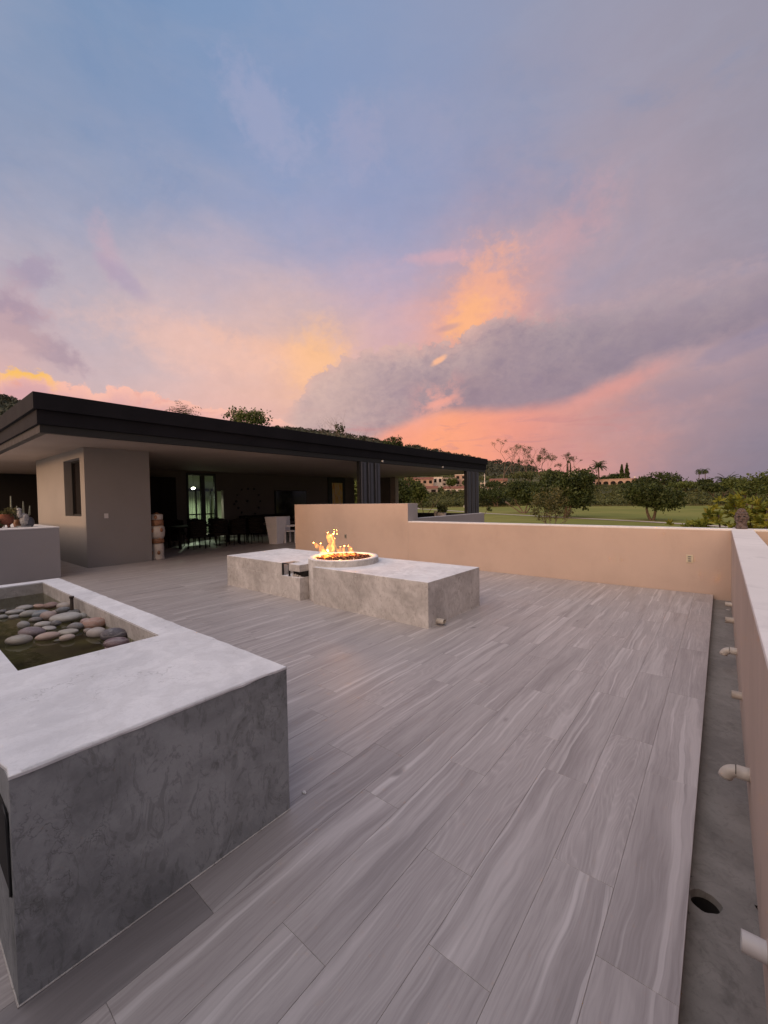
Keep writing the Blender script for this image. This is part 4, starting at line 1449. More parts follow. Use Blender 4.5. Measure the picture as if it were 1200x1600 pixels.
# things in and round the living room
tv = empty('television', (BX + .03, 14.2, 1.5), 'black flat television on the living room wall above the white chair', 'television')
p0, p1 = on_x(430, 767, BX + .05), on_x(430, 803, BX + .05)
MB().box(-.03, p0.y - 14.2, .8 - 1.5, .05, p0.y - 14.2 + 2.05, p0.z - 1.5).build('screen', M['dark_glass'], tv, bevel=.01)
MB().box(-.035, p0.y - 14.2 - .02, .78 - 1.5, .03, p0.y - 14.2 + 2.07, p0.z - 1.48).build('bezel', M['black'], tv)
pt = empty('painting', (BX, 17.5, 1.9), 'ochre and red abstract painting on the dark living room wall', 'painting')
a0, a1 = on_x(518.5, 754.5, BX + .03), on_x(535.5, 795, BX + .03)
m_, g_, p_, o_ = mat('abstract_canvas')
tc_ = g_.new('ShaderNodeTexCoord').outputs['Object']
q1 = g_.noise(g_.v('MULTIPLY', tc_, (1, 3.0, 0.8)), 1.6, 5, 0.6, 1.2)
cc_ = g_.mix(g_.step(q1, 0.35, 0.55), (0.72, 0.54, 0.38), (0.78, 0.55, 0.17))
cc_ = g_.mix(g_.step(q1, 0.55, 0.68), cc_, (0.62, 0.16, 0.08))
setp(g_, p_, color=cc_, rough=0.6)
MB().box(.02, a0.y - 17.5, .9 - 1.9, .04, a1.y - 17.5, a0.z - 1.9).build('canvas', m_, pt)
fr_ = MB()
y0_, y1_, z0_, z1_ = a0.y - 17.5, a1.y - 17.5, .9 - 1.9, a0.z - 1.9
fr_.box(.0, y0_ - .32, z0_ - .1, .05, y0_ - .002, z1_ + .32)
fr_.box(.0, y1_ + .002, z0_ - .1, .05, y1_ + .24, z1_ + .32)
fr_.box(.0, y0_ - .001, z1_ + .002, .05, y1_ + .001, z1_ + .32)
fr_.build('picture_frame', M['black'], pt)
ck = empty('wall_clock', on_x(385, 783, BX + .02), 'large ring of dark studs fixed to the living room wall like a clock', 'wall decoration')
for k, (zx, zy) in enumerate(((325, 215), (410, 203), (490, 205), (265, 285), (550, 285), (250, 372), (575, 370), (280, 460), (552, 455), (325, 520), (505, 535), (400, 367), (225, 410))):
    q = on_x(340 + zx / 8.571, 740 + zy / 8.571, BX + .02) - ck.location
    MB().ball((0, q.y, q.z), (.03, .05 + .012 * (k % 3), .05 + .01 * (k % 2)), 10, 6).build('stud', M['black'], ck)
cab = empty('tall_cabinet', (BX + .3, 7.15, 0), 'tall dark cabinet beside the glass door in the living room', 'cabinet')
MB().box(-.28, -.70, 0, .25, .62, 2.62).build('cabinet_body', M['dark_wood'], cab, bevel=.01)
for y in (-.34, .30):
    MB().box(.251, y - .30, .1, .268, y + .30, 2.5).build('cabinet_door', M['dark_wood'], cab, bevel=.006)
sofa = empty('sofa', (-17.2, 12.2, 0), 'dark low sofa against the living room wall', 'sofa')
MB().box(-.45, -1.5, .12, .45, 1.5, .44).build('seat', M['dark_wood'], sofa, bevel=.05)
MB().box(-.45, -1.5, .44, -.18, 1.5, .92).build('backrest', M['dark_wood'], sofa, bevel=.06)
for y in (-1.5, 1.26):
    MB().box(-.179, y, .441, .45, y + .24, .66).build('armrest', M['dark_wood'], sofa, bevel=.05)
for y in (-.62, .62):
    MB().box(-.17, y - .6, .445, .42, y + .6, .56).build('cushion', M['room_wall'], sofa, bevel=.05)

tb = empty('dining_table', (-14.6, 7.5, 0), 'long dark dining table in the shaded living room', 'table')
MB().box(-.5, -1.25, .71, .5, 1.25, .755).build('tabletop', M['dark_wood'], tb, bevel=.006)
for sx in (-.4, .4):
    for sy in (-1.1, 1.1):
        MB().box(sx - .04, sy - .04, 0, sx + .04, sy + .04, .709).build('leg', M['dark_wood'], tb)
glass_m = M['glass']
gob = empty('goblet', (*at(302.5, 812, math.hypot(14.55, 7.45)).xy, .756), 'dark stemmed goblet on the dining table in front of the glass door', 'goblet')
MB().lathe([(.05, 0), (.05, .008), (.008, .02), (.008, .13), (.03, .15), (.075, .21), (.08, .24), (.075, .24), (.02, .16)], n=16, cap=False).build('goblet_bowl', M['black'], gob)

chair = empty('dining_chair', (0, 0, 0), 'x', 'chair', 'dark chairs round the dining table')
MB().box(-.25, -.24, .40, .25, .24, .47).build('seat', M['dark_wood'], chair, bevel=.015)
for sx in (-.19, .19):
    for sy in (-.19, .19):
        MB().tube([(sx * 1.06, sy * 1.06, 0), (sx, sy, .419)], [.016, .02], 8).build('leg', M['dark_wood'], chair)
bk = MB()
for k in range(9):
    x = -.2 + .05 * k
    bk.tube([(x, .20, .47), (x * 1.06, .24 + .02 * (1 - (x / .2) ** 2), .93)], .009, 6)
bk.tube([(-.22, .24, .93), (-.1, .262, .95), (.1, .262, .95), (.22, .24, .93)], .018, 8)
for k in range(7):
    z = .48 + k * .068
    bk.tube([(-.27, .02, z), (-.25, .16 + k * .006, z), (-.13, .235 + k * .006, z), (.13, .235 + k * .006, z), (.25, .16 + k * .006, z), (.27, .02, z)], .034, 6)
bk.build('backrest', M['dark_wood'], chair)
for s in (-1, 1):
    MB().tube([(s * .22, .22, .66), (s * .24, 0, .67), (s * .22, -.18, .64), (s * .20, -.19, .44)], .014, 8).build('armrest', M['dark_wood'], chair)


def dup(root, loc, rz, label):
    r = root.copy()
    COL.objects.link(r)
    r.location = loc
    r.rotation_euler = (0, 0, rz)
    r['label'] = label
    for ch in list(root.children):
        c = ch.copy()
        COL.objects.link(c)
        c.parent = r
        for gch in list(ch.children):
            d_ = gch.copy()
            COL.objects.link(d_)
            d_.parent = c
    return r


CH = [((-13.75, 6.75, 0), -math.pi / 2, 'dark dining chair on the deck side of the table, nearest the vase stack'),
      ((-13.72, 7.5, 0), -math.pi / 2 + .1, 'dark dining chair in the middle of the deck side of the table'),
      ((-13.66, 8.95, 0), -math.pi / 2 - .25, 'dark dining chair set askew at the planter end of the deck side'),
      ((-13.75, 8.25, 0), -math.pi / 2 - .12, 'dark dining chair on the deck side of the table, second nearest the white planter'),
      ((-15.4, 6.8, 0), math.pi / 2, 'dark dining chair behind the table, in front of the cabinet'),
      ((-15.45, 7.6, 0), math.pi / 2 + .1, 'dark dining chair behind the middle of the table'),
      ((-15.4, 8.4, 0), math.pi / 2, 'dark dining chair behind the table, in front of the glass door'),
      ((-14.55, 9.15, 0), 0.15, 'dark dining chair at the far head of the table')]
chair.location, chair.rotation_euler, chair['label'] = CH[0][0], (0, 0, CH[0][1]), CH[0][2]
for l, r, lab in CH[1:]:
    dup(chair, l, r, lab)

# stack of painted jars by the wall corner
tot = empty('vase_stack', (-12.16, 4.86, 0), 'stack of white and rust painted ceramic jars beside the house corner', 'vase')
M['jar_white'] = simple('glazed_white', (0.46, 0.42, 0.38), 0.35, 0, 7, 0.15)
M['jar_rust'] = simple('glazed_rust', (0.25, 0.12, 0.06), 0.4, 0, 14, 0.35)
zz = 0.0
for k, prof in enumerate(([(.16, 0), (.17, .03), (.165, .06), (.155, .10), (.16, .30), (.15, .42), (.13, .45)],
                          [(.13, .45), (.165, .47), (.165, .55), (.15, .58)],
                          [(.15, .58), (.185, .66), (.195, .80), (.185, .90), (.155, .94)],
                          [(.155, .94), (.165, .98), (.165, 1.08), (.15, 1.11)],
                          [(.15, 1.11), (.155, 1.13), (.155, 1.24), (.13, 1.26)],
                          [(.13, 1.26), (.06, 1.28), (.03, 1.31), (0, 1.315)])):
    MB().lathe(prof, n=28).build('jar', M['jar_rust'] if k in (1, 3, 5) else M['jar_white'], tot)
rr = random.Random(6)
for k in range(7):
    a = rr.uniform(-2.2, .3)
    zc = rr.choice((.2, .74, .82, 1.18, .3))
    r_ = .156 if zc < .5 else (.192 if zc < 1 else .152)
    MB().ball((r_ * math.cos(a), r_ * math.sin(a), zc), (.03, .045, .06), 8, 6).build('painted_flower', M['jar_rust'], tot)

wp = empty('white_planter', (-12.75, 9.25, 0), 'tall tapered square white planter standing in the open living room', 'planter')
mb = MB()
rot = math.radians(45 + 12)
for z, r_ in ((0, .25), (1.0, .40), (1.0, .36), (.9, .35)):
    for k in range(4):
        a = rot + k * math.pi / 2
        mb.v.append((r_ * math.cos(a), r_ * math.sin(a), z))
for i in range(3):
    for k in range(4):
        l = (k + 1) % 4
        mb.face((i * 4 + k, i * 4 + l, i * 4 + 4 + l, i * 4 + 4 + k))
mb.face((12, 13, 14, 15))
M['planter_white'] = simple('white_glazed_planter', (0.84, 0.82, 0.84), 0.4, 0, 4, 0.04)
mb.build('planter_pot', M['planter_white'], wp, bevel=.008)
MB().box(-.2, -.2, .88, .2, .2, .92, rot=Matrix.Rotation(.2, 3, 'Z')).build('soil', M['void'], wp)

wc = empty('white_chair', (-12.55, 9.85, 0), 'white moulded plastic chair half hidden behind the beige wall', 'chair', rz=math.radians(118))
MB().box(-.24, -.24, .42, .24, .24, .46).build('seat', M['planter_white'], wc, bevel=.02)
bkk = MB()
for k in range(5):
    x = -.2 + .1 * k
    bkk.box(x - .04, .21, .46, x + .04, .25, .86)
bkk.box(-.245, .205, .86, .245, .255, .99)
bkk.box(-.245, .205, .46, -.21, .255, .859)
bkk.box(.21, .205, .46, .245, .255, .859)
bkk.build('backrest', M['planter_white'], wc, bevel=.01)
for sx in (-1, 1):
    for sy in (-1, 1):
        MB().box(sx * .22 - .03, sy * .21 - .03, 0, sx * .22 + .03, sy * .21 + .03, .419).build('leg', M['planter_white'], wc)
    MB().box(sx * .24 - .03, -.2, .62, sx * .24 + .03, .2, .66).build('armrest', M['planter_white'], wc, bevel=.01)

# pots on the far balcony wall
for (px_, py_, s, lab) in ((690, 806, 1.0, 'white pot with a dark rounded plant on the balcony beyond the grey wall'),):
    b_ = on_y(690.5, 806, 19.6)
    pb = empty('potted_plant', (b_.x, 19.6, 0.0), lab, 'potted plant')
    MB().lathe([(.17, 0), (.24, .80), (.22, .80), (.2, .7)], n=20).build('pot', M['white_plastic'], pb)
    c_, ax_, ay_, r_ = leaf_cloud([(0, 0, .98, .28, .28, .20)], 500, .045)
    link('foliage', quads_mesh('foliage', c_, ax_, ay_, M['leaf'], r_), pb)
    MB().tube([(0, 0, .7), (.02, 0, .95)], .03, 6).build('stem', M['bark'], pb)
b_ = on_y(683, 806, 19.9)
wpot = empty('white_pot', (b_.x - .02, 19.9, 0), 'plain white pot left of the rounded balcony plant', 'pot')
MB().lathe([(.12, 0), (.16, .86), (.14, .86), (.13, .7)], n=18).build('pot_body', M['white_plastic'], wpot)

# raised planter at the left, with its ornaments
lp = empty('raised_planter', (-14, 0, 0), 'plain grey masonry planter block at the left beside the house', 'planter')
kid(MB().box(-16.9, -2.95, 0, -11.0, 2.418, 1.07), 'planter_wall', M['grey_wall'], lp, .004)
kid(MB().box(-16.9, -2.95, 1.071, -10.995, 2.423, 1.095), 'planter_top', M['cement_top'], lp, .004)
fg = empty('bird_figurine', (-11.62, 1.94, 1.095), 'pale grey carved bird figurine standing on the planter edge', 'figurine')
fg.rotation_euler = (0, 0, math.radians(20))
M['fig'] = simple('figurine_plaster', (0.30, 0.30, 0.31), 0.7, 0, 22, 0.3, 0.2)
MB().ball((0, 0, .16), (.072, .062, .15), 14, 10, noise=.04).build('bird_body', M['fig'], fg)
MB().tube([(0, -.04, .22), (-.01, -.07, .30), (0, -.06, .36)], [.05, .04, .035], 10).build('bird_neck', M['fig'], fg)
MB().ball((0, -.07, .38), (.036, .045, .036), 10, 8).build('bird_head', M['fig'], fg)
MB().tube([(0, -.10, .375), (0, -.15, .36)], [.012, .003], 6).build('beak', M['rust'], fg)
MB().ball((.03, .10, .10), (.06, .09, .12), 10, 8).build('bird_tail', M['post'], fg)
for s in (-1, 1):
    MB().ball((s * .060, .02, .17), (.02, .06, .12), 10, 8).build('wing', M['fig'], fg)
MB().box(-.09, -.1, 0, .09, .1, .03).build('base', M['fig'], fg, bevel=.01)
cactus = empty('cactus', (-12.0, 1.93, 1.095), 'grey green cactus with upright arms behind the bird figurine', 'cactus')
M['cactus'] = simple('cactus_skin', (0.16, 0.17, 0.13), 0.7, 0, 30, 0.25, 0.3)
MB().lathe([(.09, 0), (.12, .16), (.10, .16), (.09, .1)], n=16).build('pot', M['jar_rust'], cactus)
for k, (x0_, y0_, x1_, y1_, h_) in enumerate(((0, -.05, .0, -.12, .68), (0, -.02, .02, -.03, .46), (0, .04, .02, .08, .56), (0, .06, .02, .19, .46))):
    MB().tube([(x0_, y0_, .12), ((x0_ + x1_) / 2, (y0_ + y1_ * 1.6) / 2, .12 + (h_ - .12) * .45), (x1_, y1_, h_)], [.017, .020, .010], 8).build('cactus_arm', M['cactus'], cactus)
tp = empty('clay_pot', (-11.75, 1.68, 1.095), 'small terracotta pot with feet left of the bird figurine', 'pot')
MB().lathe([(.07, .06), (.12, .10), (.135, .20), (.11, .27), (.12, .29), (.10, .29), (.09, .2)], n=18).build('pot_body', M['terracotta'], tp)
for a in (0.3, 2.4, 4.5):
    MB().tube([(.07 * math.cos(a), .07 * math.sin(a), .09), (.09 * math.cos(a), .09 * math.sin(a), 0)], [.025, .018], 8).build('foot', M['terracotta'], tp)
c_, ax_, ay_, r_ = leaf_cloud([(0, .06, .33, .11, .13, .07)], 200, .03)
link('foliage', quads_mesh('foliage', c_, ax_, ay_, M['leaf_olive'], r_), tp)
gp = empty('succulent_clump', (-11.75, 1.36, 1.095), 'low olive green succulent clump at the left end of the planter', 'plant')
c_, ax_, ay_, r_ = leaf_cloud([(0, 0, .07, .22, .24, .11)], 420, .045)
link('foliage', quads_mesh('foliage', c_, ax_, ay_, M['leaf_olive'], r_), gp)

#
sh = empty('added_shade_wall', (-5.3, -2.7, 0), 'plain taupe wall, unseen, added behind the viewer to shade the deck', 'wall')
kid(MB().box(-10.8, -2.9, -3, 3.2, -2.6, 3.1), 'wall_body', M['house_wall'], sh, .004)

# ------------------------------------------------------------------ land
G = -3.0
RIDGE = [(-900, 640, 700), (-300, 575, 800), (0, 619, 900), (30, 626, 900), (120, 650, 900), (260, 674, 900), (380, 676, 900), (440, 668, 900), (520, 675, 900), (600, 690, 900), (680, 705, 850), (757, 722, 750), (800, 728, 620), (850, 741, 450), (900, 752, 380), (960, 757, 340), (1040, 760, 320), (1100, 761, 320), (1200, 760, 320), (1500, 760, 320)]
RA, RZ, RR = [], [], []
for px_, py_, r_ in RIDGE:
    px_ = px_ if -300 <= px_ <= 1500 else px_
    d = ray(px_, py_)
    RA.append(math.degrees(math.atan2(-d.x, d.y)))
    RZ.append(EYE + r_ * d.z / math.hypot(d.x, d.y))
    RR.append(r_)
order = np.argsort(RA)
RA, RZ, RR = np.array(RA)[order], np.array(RZ)[order], np.array(RR)[order]
RA = np.concatenate([[-200], RA, [200]])
RZ = np.concatenate([[12], RZ, [30]])
RR = np.concatenate([[500], RR, [700]])


def land(x, y, detail=True):
    """ground height; arrays in, array out"""
    x, y = np.asarray(x, float), np.asarray(y, float)
    r = np.hypot(x, y)
    a = np.degrees(np.arctan2(-x, y))
    zr, rr_ = np.interp(a, RA, RZ), np.interp(a, RA, RR)
    r0 = 215.0 + 14 * np.sin(a * 0.21) + 8 * np.sin(a * 0.53 + 1)
    t = np.clip((r - r0) / (rr_ - r0), 0, 1)
    z = G + (zr - G) * t ** 1.25
    far = np.clip((r - rr_) / 400, 0, 1)
    z = z - far * 0.25 * (zr - G)
    if detail:
        k = np.clip((r - r0) / 120, 0, 1)
        z = z + k * (1.2 * np.sin(x * .045 + 1) * np.sin(y * .052) + 0.8 * np.sin(x * .11 + y * .07))
    z = z + 0.12 * np.sin(x * .05) * np.sin(y * .06) * np.clip((r - 30) / 40, 0, 1)
    return z


def sheet(name, radii, angs, m):
    V, F = [], []
    na = len(angs)
    R_, A_ = np.meshgrid(radii, np.radians(angs), indexing='ij')
    X, Y = -np.sin(A_) * R_, np.cos(A_) * R_
    Z = land(X, Y)
    V = np.stack([X, Y, Z], -1).reshape(-1, 3)
    for i in range(len(radii) - 1):
        for j in range(na - 1):
            F.append((i * na + j, i * na + j + 1, (i + 1) * na + j + 1, (i + 1) * na + j))
    me = bpy.data.meshes.new(name)
    me.from_pydata(V.tolist(), [], F)
    me.materials.append(m)
    me.polygons.foreach_set('use_smooth', [True] * len(F))
    me.update()
    return link(name, me)


angs = np.concatenate([np.arange(-180, -20, 8.0), np.arange(-20, 90, 1.0), np.arange(90, 181, 7.0)])
angs[-1] = 180
lw = sheet('lawn', np.array([0.5, 15, 30, 45, 60, 75, 90, 110, 130, 150, 175, 200, 222, 240]), angs, M['lawn'])
tag(lw, kind='structure')
hl = sheet('hillside', np.concatenate([[236], np.arange(245, 460, 12.0), np.arange(470, 980, 30.0), [1050, 1300, 1800, 2600, 4000]]), angs, M['hill'])
hl.location.z = 0.15
tag(hl, kind='structure')

# the pale cart path across the fairway
pp = [(600, 791.5), (654, 795), (700, 798), (758, 801.8), (840, 806.5), (895, 810), (940, 812), (1010, 815.5), (1092, 820), (1180, 826)]
pts = [onz(a, b, G + .05) for a, b in pp]
mb = MB()
for i, p in enumerate(pts):
    t = (pts[min(i + 1, len(pts) - 1)] - pts[max(i - 1, 0)])
    nrm = Vector((-t.y, t.x, 0)).normalized() * 1.1
    for s in (1, -1):
        q = p + nrm * s
        mb.v.append((q.x, q.y, float(land(q.x, q.y)) + 0.06))
for i in range(len(pts) - 1):
    mb.face((2 * i, 2 * i + 1, 2 * i + 3, 2 * i + 2))
tag(mb.build('cart_path', M['path']), kind='structure')


def gz(p):
    return Vector((p.x, p.y, float(land(p.x, p.y))))


def fit_r(px, py):
    """distance at which the sight line of a photo pixel meets the ground"""
    lo_, hi_ = 12.0, 900.0
    for _ in range(50):
        r = (lo_ + hi_) / 2
        p = at(px, py, r)
        if p.z > float(land(p.x, p.y)):
            lo_ = r
        else:
            hi_ = r
    return lo_


def scatter(name, n, azr, rr_, leaves, size, lobe, mt, sizes=(0.7, 1.4), hh=0.75, keep=None):
    a = np.radians(RNG.uniform(*azr, n))
    r = np.sqrt(RNG.uniform(rr_[0] ** 2, rr_[1] ** 2, n))
    x, y = -np.sin(a) * r, np.cos(a) * r
    if keep is not None:
        k = keep(x, y)
        x, y = x[k], y[k]
        n = len(x)
    z = land(x, y)
    s = lobe * RNG.uniform(*sizes, n)
    tone = RNG.random(n)
    j = np.repeat(np.arange(n), leaves)
    d = rand_dirs(len(j))
    d[:, 2] = np.abs(d[:, 2]) * 1.0 - 0.15
    rad = (0.65 + 0.4 * RNG.random(len(j)))[:, None]
    c = np.stack([x, y, z + s * hh * 0.35], -1)[j] + d * rad * np.stack([s, s, s * hh], -1)[j]
    ax = rand_dirs(len(j))
    ay = np.cross(ax, rand_dirs(len(j)))
    sz = (size * RNG.uniform(.6, 1.3, len(j)))[:, None]
    o = link(name, quads_mesh(name, c, ax * sz, ay * sz, mt, np.clip(.6 * tone[j] + .4 * RNG.random(len(j)), 0, 1)))
    o['kind'] = 'stuff'
    return o


# the belt of scrub that closes the fairway, and the woods on the hill
scatter('scrub_belt', 2600, (-22, 62), (216, 262), 46, .62, 2.9, M['leaf_scrub'])
VA = [math.degrees(math.atan2(-ray(q, 760).x, ray(q, 760).y)) for q in (1003, 884)]


def clear_villa(x, y):
    a, r = np.degrees(np.arctan2(-x, y)), np.hypot(x, y)
    return ~((a > VA[0]) & (a < VA[1]) & (r > 268))


scatter('scrub_belt', 2400, (-22, 34), (258, 345), 30, .95, 3.3, M['leaf_scrub'], keep=clear_villa)
scatter('hill_woods', 1500, (16, 62), (262, 460), 26, 1.1, 3.6, M['leaf_scrub'], keep=lambda x, y: (np.sin(x * .05) + np.sin(y * .06 + 1) > -0.5))
scatter('hill_woods', 3600, (14, 100), (460, 930), 22, 1.9, 5.6, M['leaf_far'])
scatter('hill_woods', 700, (62, 100), (222, 460), 22, 1.4, 4.0, M['leaf_scrub'])
scatter('hill_brush', 420, (VA[0] - 1, VA[1] + 1), (262, 330), 26, .5, 1.5, M['leaf_scrub'])
tallg = scatter('rough_grass', 2600, (-14, 46), (208, 226), 10, .35, .8, M['leaf_olive'], hh=.5)


# ------------------------------------------------------------------ trees
def branch(mb, p, d, L, r, depth, tips, spread=0.5, gravity=0.0):
    """a tapering, kinked limb that forks"""
    pts = [p]
    q = Vector(p)
    dd = Vector(d).normalized()
    for i in range(3):
        dd = (dd + Vector((RNG.normal(0, .16), RNG.normal(0, .16), RNG.normal(0, .08) + gravity))).normalized()
        q = q + dd * L / 3
        pts.append(q.copy())
    mb.tube(pts, [r, r * .88, r * .76, r * .62], 7 if depth > 1 else 5, cap=depth == 0)
    if depth == 0:
        tips.append(q)
        return
    n = 2 if RNG.random() < .55 else 3
    for k in range(n):
        a = RNG.uniform(0, 6.283)
        nd = (dd + Vector((math.cos(a), math.sin(a), .15)) * spread * RNG.uniform(.7, 1.3)).normalized()
        branch(mb, q, nd, L * RNG.uniform(.62, .85), r * .60, depth - 1, tips, spread, gravity)


def tree(name, base, label, lobes, leaves, size, leaf, trunk_r, fork_h, cat='tree', group=None, lean=(0, 0), trunks=2, bark='bark', depth=2, limb=None):
    """lobes: (dx along view right, dy away from viewer, height, rx, ry, rz) in metres from the base"""
    t = empty(name, base, label, cat, group)
    a = math.atan2(-base.x, base.y)
    rx_, ry_ = Vector((math.cos(a), math.sin(a), 0)), Vector((-math.sin(a), math.cos(a), 0))
    L = []
    for dx, dy, h, ra, rb, rc in lobes:
        q = rx_ * dx + ry_ * dy
        L.append((q.x, q.y, h, ra, rb, rc))
    if trunks:
        mb = MB()
        tips = []
        for k in range(trunks):
            s = (k - (trunks - 1) / 2)
            d = (rx_ * (s * .55 + lean[0] + RNG.normal(0, .05)) + ry_ * (lean[1] + RNG.normal(0, .15)) + Vector((0, 0, 1))).normalized()
            branch(mb, Vector((0, 0, -.15)) + rx_ * s * trunk_r * 1.1, d, limb or fork_h, trunk_r, depth, tips, .55)
        mb.build('trunk', M[bark], t)
    if leaves:
        c_, ax_, ay_, r_ = leaf_cloud(L, leaves, size)
        link('crown', quads_mesh('crown', c_, ax_, ay_, M[leaf], r_), t)
    return t


def auto_lobes(W, H, h0, n, seed, flat=1.0):
    """n overlapping lobes filling a crown W wide, from h0 to h0 + H"""
    rr = random.Random(seed)
    out = [(0, 0, h0 + H * .5, W * .33, W * .33, H * .38)]
    for k in range(n):
        a = rr.uniform(0, 6.283)
        q = rr.uniform(.45, .95) * W * .36
        s = rr.uniform(.13, .24)
        z = h0 + H * rr.uniform(.25, .80) * flat
        out.append((q * math.cos(a), q * math.sin(a), z, W * s, W * s, H * s * 1.25))
    return out


def px_tree(name, label, px, base_py, w_px, top_py, low_py, r=None, **kw):
    """a tree whose trunk foot, crown width, crown top and crown underside are read in photo pixels"""
    r = r or fit_r(px, base_py)
    base = gz(at(px, base_py, r))
    m_px = (base - Vector((0, 0, EYE))).dot(B_F) / FPX
    top = at(px, top_py, r).z - base.z
    low = at(px, low_py, r).z - base.z
    W = w_px * m_px
    nl, seed = kw.pop('nl', 12), kw.pop('seed', 1)
    lob = kw.pop('lobes', None) or auto_lobes(W, top - low, low, nl, seed)
    kw.setdefault('trunk_r', max(.10, W * .028))
    kw.setdefault('fork_h', max(.4, low * .9))
    kw.setdefault('limb', max(.4, (low + (top - low) * .5) / (1, 1.74, 2.3, 2.7)[kw.get('depth', 2)]))
    return tree(name, base, label, lob, kw.pop('leaves', 3500), kw.pop('size', .26), kw.pop('leaf', 'leaf'), **kw)


px_tree('shade_tree', 'rounded dark green tree with a forked trunk standing alone on the lawn', 1019, 813, 88, 756, 799, leaves=8500, size=.26, seed=3, nl=16, trunks=2, depth=2, limb=2.4)
px_tree('shade_tree', 'largest dark green spreading tree in the middle of the lawn', 884, 809, 100, 735, 800, leaves=13000, size=.30, seed=8, nl=20, trunks=2, depth=2, limb=2.6)
px_tree('shade_tree', 'dark green tree with several thin trunks left of the largest one', 818, 802, 66, 752, 790, leaves=6000, size=.34, seed=5, nl=13, trunks=4, depth=1, limb=3.6, trunk_r=.22, bark='bark_pale')
px_tree('shade_tree', 'low spreading green tree next to the end of the dark roof', 776, 792, 66, 757, 787, leaves=3600, size=.42, seed=13, nl=13, trunks=2, depth=1)
px_tree('shade_tree', 'small dark tree tucked behind the last roof post', 748, 791, 34, 757, 787, leaves=1500, size=.42, seed=17, nl=8, trunks=1, depth=1)
px_tree('sparse_shrub', 'sparse olive shrub standing close behind the beige wall', 862, 826, 76, 760, 820, leaves=2600, size=.15, leaf='leaf_olive', seed=21, nl=22, trunks=6, depth=2, limb=1.3, trunk_r=.07, cat='shrub', bark='bark_pale')
px_tree('sapling', 'thin leaning sapling with a small tuft beside the last roof post', 754, 806, 12, 784, 792, leaves=260, size=.16, seed=4, nl=3, trunks=1, lean=(.75, 0), depth=0, limb=2.9, trunk_r=.07, lobes=[(1.75, 0, 1.7, .65, .6, .5), (1.3, 0, 1.5, .4, .4, .3)])
px_tree('garden_tree', 'bushy olive tree in the garden under the roof, right of the column', 648, 797, 46, 748, 790, r=62, leaves=3200, size=.17, leaf='leaf_mid', seed=31, nl=14, trunks=2)
px_tree('garden_tree', 'dark garden tree close behind the pale column', 627, 800, 34, 742, 796, r=48, leaves=2400, size=.15, seed=33, nl=12, trunks=2)
px_tree('garden_tree', 'green bush seen through the gap left of the first roof post', 557, 800, 34, 735, 796, r=45, leaves=1800, size=.14, leaf='leaf_mid', seed=35, nl=10, trunks=1)

# trees along the skyline
px_tree('skyline_tree', 'leafy dark tree top showing over the middle of the roof', 388, 700, 76, 637, 690, r=120, leaves=3000, size=.34, leaf='leaf_mid', seed=41, nl=20, trunks=1)
px_tree('skyline_tree', 'dark double headed round tree over the roof near the tall posts', 615, 720, 34, 678, 716, r=150, leaves=2200, size=.34, seed=43, nl=7, trunks=1)
px_tree('skyline_tree', 'small dark tree with a knob crown on the hill over the roof', 531, 690, 20, 659, 676, r=260, leaves=420, size=.5, seed=44, nl=6, trunks=1)


def frond_palm(name, label, px, base_py, top_py, spread_px, n, r, droop=.6, leaf='leaf', trunk=True, group=None, fan=False, width=.09):
    base = gz(at(px, base_py, r))
    k = (base - Vector((0, 0, EYE))).dot(B_F) / FPX
    h = at(px, top_py, r).z - base.z
    S = spread_px * k / 2
    t = empty(name, base, label, 'palm' if trunk else 'plant', group)
    hub = h - S * (.55 if trunk else .75)
    if True:
        MB().tube([(0, 0, -.3), (S * .05, 0, hub * .5), (0, 0, hub)], [S * .10, S * .07, S * .075], 8).build('trunk', M['bark'], t)
    C_, A_, B_, R_ = [], [], [], []
    for i in range(n):
        az_ = RNG.uniform(0, 6.283)
        e0 = RNG.uniform(.05, 1.35) if not fan else RNG.uniform(-.5, 1.3)
        d = Vector((math.cos(az_) * math.cos(e0), math.sin(az_) * math.cos(e0), math.sin(e0)))
        q = Vector((0, 0, hub))
        L = S * RNG.uniform(.8, 1.1)
        tone = RNG.random()
        m_ = 9
        for s in range(m_):
            q2 = q + d * L / m_
            f = (s + 1) / m_
            side = d.cross(Vector((0, 0, 1)))
            side = side.normalized() if side.length > 1e-3 else Vector((1, 0, 0))
            wl = L * (.27 if not fan else .30 * (1 - abs(f - .75))) * (1 - .5 * f if not fan else 1)
            for sg in (-1, 1):
                tip = (side * sg + d * .5 + Vector((0, 0, -.45))).normalized()
                C_.append(q2 + tip * wl * .5)
                B_.append(tip * wl * .5)
                A_.append(d * L * width)
                R_.append(.3 + .5 * tone)
            C_.append((q + q2) / 2)
            B_.append((q2 - q) / 2)
            A_.append(side * L * .02)
            R_.append(.2)
            q = q2
            d = (d + Vector((0, 0, -droop * .28))).normalized()
    link('fronds', quads_mesh('fronds', np.array(C_), np.array(A_), np.array(B_), M[leaf], np.array(R_)), t)
    return t


frond_palm('feathery_palm', 'wispy feathery plant top sticking up over the left part of the roof', 287, 690, 628, 74, 60, 75, .9, 'leaf_olive', trunk=False, width=.03)
frond_palm('date_palm', 'dark feathery palm beside the arcaded villa', 935, 758, 722, 28, 44, 330)
frond_palm('fan_palm', 'left of the two tall thin fan palms on the right skyline', 1092, 765, 732, 13, 40, 300, .9, fan=True)
frond_palm('fan_palm', 'right of the two tall thin fan palms on the right skyline', 1101.5, 765, 731, 14, 40, 300, .9, fan=True)
frond_palm('date_palm', 'broad drooping palm low on the skyline right of the fan palms', 1136, 772, 743, 36, 48, 260)
frond_palm('date_palm', 'small dark palm on the ridge between the bare trees', 811, 735, 718, 14, 24, 420)


